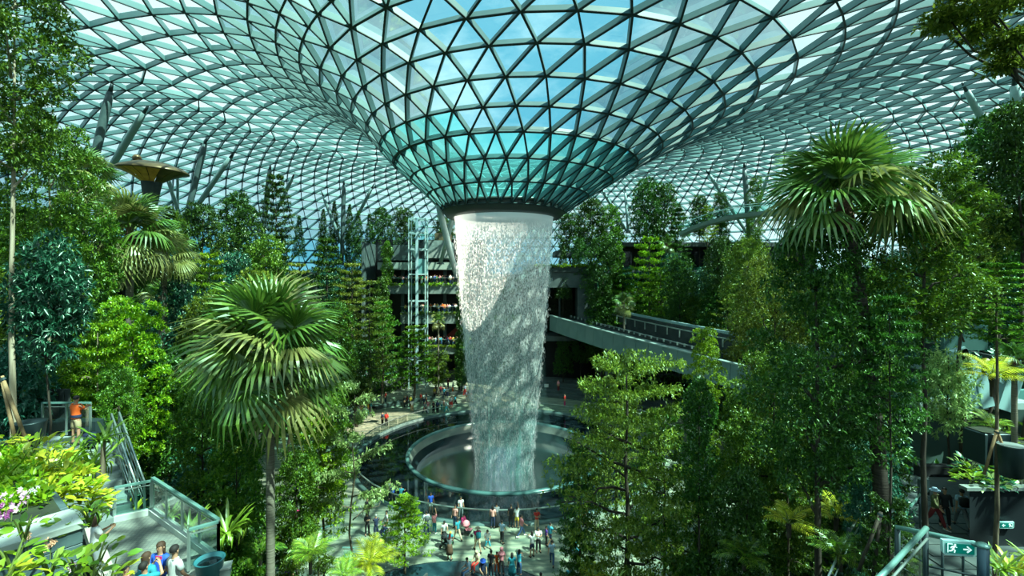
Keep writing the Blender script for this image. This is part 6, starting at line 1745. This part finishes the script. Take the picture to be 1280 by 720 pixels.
# --- people on the plaza in front of the pool
PLAZA = [
    (459, 648, 60, 'stand', 'person in a black suit standing alone at the left of the plaza', dict(top='black', bot='black', sleeves=True, hairc='beige')),
    (459, 669, 30, 'phone', 'person in black at the left of the dark clothed group', dict(top='black', bot='black', sleeves=True)),
    (470, 672, 200, 'hold', 'person in navy in the middle of the dark clothed group', dict(top='navy', bot='navy', sleeves=True, hairc='grey_hair')),
    (476, 676, 120, 'crouch', 'person crouching in navy beside the dark clothed group', dict(top='navy', bot='jeans', sleeves=True)),
    (483, 668, -60, 'stand_b', 'person in a white top at the right of the dark clothed group', dict(top='white', bot='grey')),
    (491, 629, 190, 'rail', 'person in a blue shirt leaning on the pool rail at left', dict(top='blue', bot='black')),
    (501, 632, 170, 'rail', 'person in a pale teal shirt leaning on the pool rail', dict(top='aqua', bot='jeans')),
    (488, 625, 175, 'stand', 'person in dark purple at the left pool rail, half hidden', dict(top='purple', bot='black')),
    (520, 673, 150, 'phone', 'person in a light blue shirt and jeans facing the pool alone', dict(top='pale_blue', bot='jeans')),
    (533, 668, 200, 'stand_b', 'person in a white shirt and grey backpack beside the pointing child', dict(top='white', bot='jeans', bag='grey')),
    (543, 667, 160, 'raise', 'person in a pink top raising an arm towards the man in blue', dict(top='pink', bot='teal', h=1.55, shoe='white')),
    (538.5, 641.5, 10, 'stand', 'person in a bright blue shirt and white shorts against the pool rail', dict(top='blue', bot='white', legs='shorts', skin=2)),
    (555, 679, 20, 'reach', 'person in a white shirt pushing a dark pushchair', dict(top='white', bot='black')),
    (576, 648, 20, 'stand_b', 'person in a white top leaning back on the pool rail', dict(top='white', bot='grey')),
    (569, 660, -30, 'stand', 'person in a peach top behind the pink pushchair', dict(top='peach', bot='jeans', hair='long')),
    (572, 675, 220, 'walk', 'person in a teal shirt and beige trousers striding past the pink pushchair', dict(top='teal', bot='beige')),
    (578, 663, 60, 'sit', 'person in magenta sitting beside the pool rail', dict(top='magenta', bot='magenta', sleeves=True)),
    (563, 690, 30, 'hold', 'person with a yellow hair band, second from the front left', dict(top='teal', bot='green', hair='long', hairc='yellow', h=1.4)),
    (562, 700, 170, 'hold', 'person in a striped grey top and skirt at the front left', dict(top='grey', bot='brown', legs='skirt', hair='long', hairc='maroon')),
    (597, 689, 200, 'walk', 'person in a magenta top, straw hat and teal backpack', dict(top='magenta', bot='beige', legs='shorts', hair='hat', hairc='beige', bag='teal')),
    (609, 681, 10, 'sit_floor', 'person in a white top sitting on the plaza in a dark green skirt', dict(top='white', bot='teal', legs='trousers', hair='long')),
    (627.5, 679, 150, 'stand_b', 'person in a pale blue shirt and black trousers facing the pool', dict(top='pale_blue', bot='black')),
    (616, 660, 175, 'stand', 'person in a peach top at the pool rail, left of the pair', dict(top='peach', bot='navy', hair='long')),
    (621, 658, 190, 'rail', 'person in grey and black at the pool rail, right of the pair', dict(top='grey', bot='black', legs='robe')),
    (639, 659, 170, 'stand', 'person in a black top at the pool rail beside the raised arm', dict(top='black', bot='black')),
    (646, 660, 175, 'raise', 'person in a pale top with an arm raised at the pool rail', dict(top='white', bot='yellow', legs='shorts')),
    (652, 671, 110, 'walk', 'person in a pink top and blue jeans striding left of the red bag', dict(top='pink', bot='jeans', shoe='white')),
    (671, 664, 15, 'hold', 'person in a red top holding a child in front of the pool rail', dict(top='red', bot='beige', hair='long')),
    (673, 690, 10, 'hold', 'person in a white shirt and black trousers hugging a companion', dict(top='white', bot='black')),
    (665, 696, -150, 'hold', 'person in a white top and dark shorts hugging the one in black trousers', dict(top='white', bot='navy', legs='shorts', hair='long')),
    (688, 681, 130, 'walk', 'person in a teal blue shirt and navy shorts on the right of the plaza', dict(top='aqua', bot='navy', legs='shorts')),
    (683, 681, 100, 'stand', 'small person in purple beside the teal blue shirt', dict(top='purple', bot='black', h=1.3)),
    (690, 706, 170, 'walk', 'person in a pale shirt and dark blue trousers walking towards the pool at right', dict(top='pale_blue', bot='jeans')),
    (627, 718, 175, 'stand', 'person in a loose pink top standing at the bottom of the plaza', dict(top='pink', bot='black', legs='trousers', hair='scarf', hairc='pink')),
    (614, 722, 160, 'stand', 'person in black at the bottom of the plaza, left of the pink top', dict(top='black', bot='black')),
    (621, 716, 190, 'stand_b', 'person in orange half hidden behind the loose pink top', dict(top='orange', bot='orange', h=1.35)),
    (597, 712, -40, 'sit', 'person in a beige headscarf sitting at the edge of the water steps', dict(top='beige', bot='red', hair='scarf', hairc='beige')),
    (586, 722, -60, 'sit', 'person in a light blue shirt sitting at the edge of the water steps', dict(top='pale_blue', bot='jeans')),
    (603, 724, 20, 'sit', 'person in a blue cap bending over at the edge of the water steps', dict(top='navy', bot='black', hair='hat', hairc='blue')),
    (640, 726, 185, 'stand', 'person with long black hair in a teal dress at the bottom of the plaza', dict(top='teal', bot='teal', legs='skirt', hair='long')),
    (649, 719, 150, 'hold', 'person in a blue top and jeans facing the teal dress', dict(top='aqua', bot='jeans', hair='long')),
    (712, 742, 180, 'stand', 'person in a blue shirt at the bottom edge near the layered tree', dict(top='aqua', bot='navy')),
    (676, 752, 180, 'stand', 'person whose dark hair just shows at the bottom edge', dict(top='grey', bot='navy')),
    (708, 652, 170, 'stand', 'person in a blue shirt at the pool rail, right edge, partly behind leaves', dict(top='blue', bot='black')),
    (730, 659, 160, 'stand', 'person in orange among the leaves right of the pool rail', dict(top='orange', bot='beige')),
    (320, 742, 20, 'hold', 'person in an aqua shirt at the bottom beside the ringed trunk, left one', dict(top='aqua', bot='navy')),
    (330, 744, -40, 'hold', 'person in a teal shirt at the bottom beside the ringed trunk, right one', dict(top='teal', bot='navy')),
    (360, 750, 60, 'phone', 'person in a purple shirt at the bottom edge right of the ringed trunk', dict(top='purple', bot='black')),
    (389, 640, 150, 'stand', 'person in maroon behind the leaves left of the plaza', dict(top='maroon', bot='maroon', hair='long')),
    (371, 664, 170, 'stand', 'person in magenta and blue among the trees left of the plaza', dict(top='magenta', bot='jeans')),
]
for k, (px, py, yaw, pose, lab, kw) in enumerate(PLAZA):
    z = 3.2 if px < 365 and py > 730 else (1.5 if px < 400 else 0.0)
    pp_(px, py, yaw, pose, lab, z=z, **{'h': 1.62 + .03 * (k % 5), **kw})
# pushchairs
def pushchair(loc, yaw, label, c):
    o = empty('pushchair', loc, math.radians(yaw)); tag(o, label, 'pushchair')
    mb = MB(); mb.add([(-.22, -.30, .42), (.22, -.30, .42), (.22, .05, .38), (-.22, .05, .38), (-.22, .28, .85), (.22, .28, .85)], [(0, 1, 2, 3), (3, 2, 5, 4)]); mb.build('seat', cm(c), o)
    mb = MB(); mb.lathe([(.30, 0), (.25, .18), (.12, .28), (.01, .30)], (0, .16, .72), 12); mb.build('hood', cm(c), o, True)
    mb = MB()
    for sx in (-.25, .25): mb.tube([(sx, -.42, .10), (sx, .05, .60), (sx, .45, 1.0)], .014, 6); mb.tube([(sx, .36, .10), (sx, .0, .52)], .014, 6)
    mb.tube([(-.25, .45, 1.0), (.25, .45, 1.0)], .016, 6); mb.build('frame', M_steel_dk, o)
    for sx in (-.25, .25):
        for y in (-.42, .36): mb = MB(); mb.tube([(sx - .02, y, .11), (sx + .02, y, .11)], .11, 12); mb.build('wheel', M_black, o)
    mb = MB(); mb.box((0, 0, .25), (.4, .45, .14)); mb.build('basket', M_steel_dk, o)
pushchair(atz(585, 668, 0), 70, 'pink pushchair beside the pool rail', 'pink'); pushchair(atz(558, 683, 0), 150, 'dark pushchair in front of the person in a white shirt', 'black')
pushchair(atz(719, 694, 0), 30, 'folded teal pushchair parked at the right edge of the plaza', 'teal')
# --- far people: one small mesh each
def far_mesh(pose, seed):
    J = skeleton(POSES[pose]); N = {}; E = []
    for n, r in (('pelvis', .155), ('waist', .14), ('chest', .16), ('neck', .06), ('skull', .105), ('crown', .08)): N[n] = (J[n], r)
    E += [('pelvis', 'waist'), ('waist', 'chest'), ('chest', 'neck'), ('neck', 'skull'), ('skull', 'crown')]
    for s in 'lr':
        for n, r in (('sho_', .075), ('elb_', .055), ('wri_', .04), ('hip_', .10), ('kne_', .075), ('ank_', .055), ('toe_', .045)): N[n + s] = (J[n + s], r)
        E += [('chest', 'sho_' + s), ('sho_' + s, 'elb_' + s), ('elb_' + s, 'wri_' + s), ('pelvis', 'hip_' + s), ('hip_' + s, 'kne_' + s), ('kne_' + s, 'ank_' + s), ('ank_' + s, 'toe_' + s)]
    me = skin_mesh('figure', N, E, 'pelvis', [M_skin, M_skin, M_skin, M_skin], 0)
    # slots: 0 skin, 1 top, 2 bottoms, 3 hair
    head = J['neck'].z + .04; mid = J['pelvis'].z + .06; hz = J['neck'].z + .2
    for p in me.polygons:
        c = p.center
        arm = min((c - J['wri_l']).length, (c - J['wri_r']).length) < .2
        p.material_index = 0 if arm else (3 if c.z > hz or (c.z > head and c.y > .05) else (0 if c.z > head else (1 if c.z > mid else 2)))
    me['ground'] = min(J['toe_l'].z, J['toe_r'].z) - .05
    return me
FARM = {k: far_mesh(k, 0) for k in ('stand', 'rail', 'phone', 'walk', 'sit', 'photo', 'raise')}
rp = random.Random(31)
TOPS = ['white', 'white', 'red', 'navy', 'pale_blue', 'black', 'pink', 'grey', 'teal', 'orange', 'yellow', 'green', 'beige', 'blue', 'magenta']
NAMEC = {'pale_blue': 'pale blue', 'white': 'white', 'teal': 'teal'}
def far_person(loc, yaw, pose, top, bot, label, group, h=1.66):
    me = FARM[pose]; s = h / 1.7
    o = mobj('person', me, None, (loc[0], loc[1], loc[2] - me['ground'] * s), (0, 0, math.radians(yaw)), (s, s, s))
    for i, m in enumerate((M_skin, cm(top), cm(bot), cm(rp.choice(('hair', 'hair', 'hair', 'hair_brown', 'black', 'beige'))))):
        o.material_slots[i].link = 'OBJECT'; o.material_slots[i].material = m
    return tag(o, label, 'person', group)
def nth(n): return f'{n}' + ('th' if 10 < n % 100 < 14 else {1: 'st', 2: 'nd', 3: 'rd'}.get(n % 10, 'th'))
def crowd(x0, x1, y, z, n, where, group):
    for k in range(n):
        t = rp.choice(TOPS); x = x0 + (x1 - x0) * (k + rp.uniform(.2, .8)) / n
        far_person((x, y + rp.choice((0, 0, .5, 1.0)), z), rp.uniform(-30, 30), rp.choice(('rail', 'rail', 'phone', 'stand', 'photo')), t, rp.choice(('navy', 'black', 'jeans', 'khaki', 'grey')), f'{nth(k + 1)} visitor from the left {where}, in a {NAMEC.get(t, t)} top', group, rp.uniform(1.5, 1.78))
crowd(-21.9, -7.6, 84.75, 18.2, 34, 'along the upper balcony rail', 'visitors along the upper balcony rail')
crowd(-19.6, -7.6, 84.75, 13.0, 30, 'along the middle balcony rail', 'visitors along the middle balcony rail')
crowd(-16.0, -7.6, 84.75, 7.0, 20, 'along the lowest balcony rail', 'visitors along the lowest balcony rail')
FARP = [(447, 508, 'white', 'grey'), (454, 502, 'red', 'maroon'), (456, 504, 'peach', 'black'), (478, 504, 'peach', 'black'), (482, 503, 'red', 'navy'), (452, 519, 'peach', 'navy'), (460, 518, 'yellow', 'teal'), (463, 517, 'teal', 'grey'), (445, 530, 'grey', 'olive'),
        (478, 531, 'navy', 'black'), (483, 532, 'red', 'black'), (506, 509, 'black', 'black'), (513, 509, 'yellow', 'black'), (515, 515, 'white', 'khaki'), (509, 508, 'maroon', 'black'), (526, 505, 'red', 'grey'), (530, 506, 'white', 'navy'), (533, 505, 'navy', 'maroon'),
        (531, 517, 'grey', 'navy'), (535, 516, 'pink', 'white'), (542, 516, 'black', 'black'), (547, 516, 'navy', 'black'), (552, 513, 'white', 'teal'), (555, 513, 'peach', 'green'), (558, 515, 'white', 'teal'), (563, 510, 'white', 'red'), (565, 508, 'peach', 'red'),
        (569, 507, 'aqua', 'black'), (555, 497, 'aqua', 'navy'), (559, 497, 'white', 'navy'), (543, 497, 'yellow', 'black'), (551, 495, 'maroon', 'navy'), (566, 491, 'pale_blue', 'orange'), (577, 490, 'white', 'grey'), (581, 494, 'pale_blue', 'red'), (583, 502, 'pale_blue', 'white'), (588, 503, 'orange', 'beige'), (574, 488, 'teal', 'black'), (560, 486, 'maroon', 'navy'),
        (698, 488, 'pink', 'maroon'), (706, 508, 'red', 'magenta')]
for k, (px, py, t, b) in enumerate(FARP):
    z = 0.0 if px < 600 else .9
    where = ('at the back left of the plaza by the curved seat', 'behind the left part of the pool', 'on the far plaza, left, beyond the moat', 'on the far plaza close to the waterfall', 'on the dark steps right of the waterfall')[0 if px < 470 else (1 if px < 530 else (2 if px < 556 else (3 if px < 600 else 4)))]
    far_person(atz(px, py, z), rp.uniform(0, 360), rp.choice(('stand', 'walk', 'phone', 'stand', 'photo')), t, b, f'person in {t.replace("_", " ")} and {b.replace("_", " ")} {where}', 'visitors on the far side of the pool', rp.uniform(1.55, 1.75))
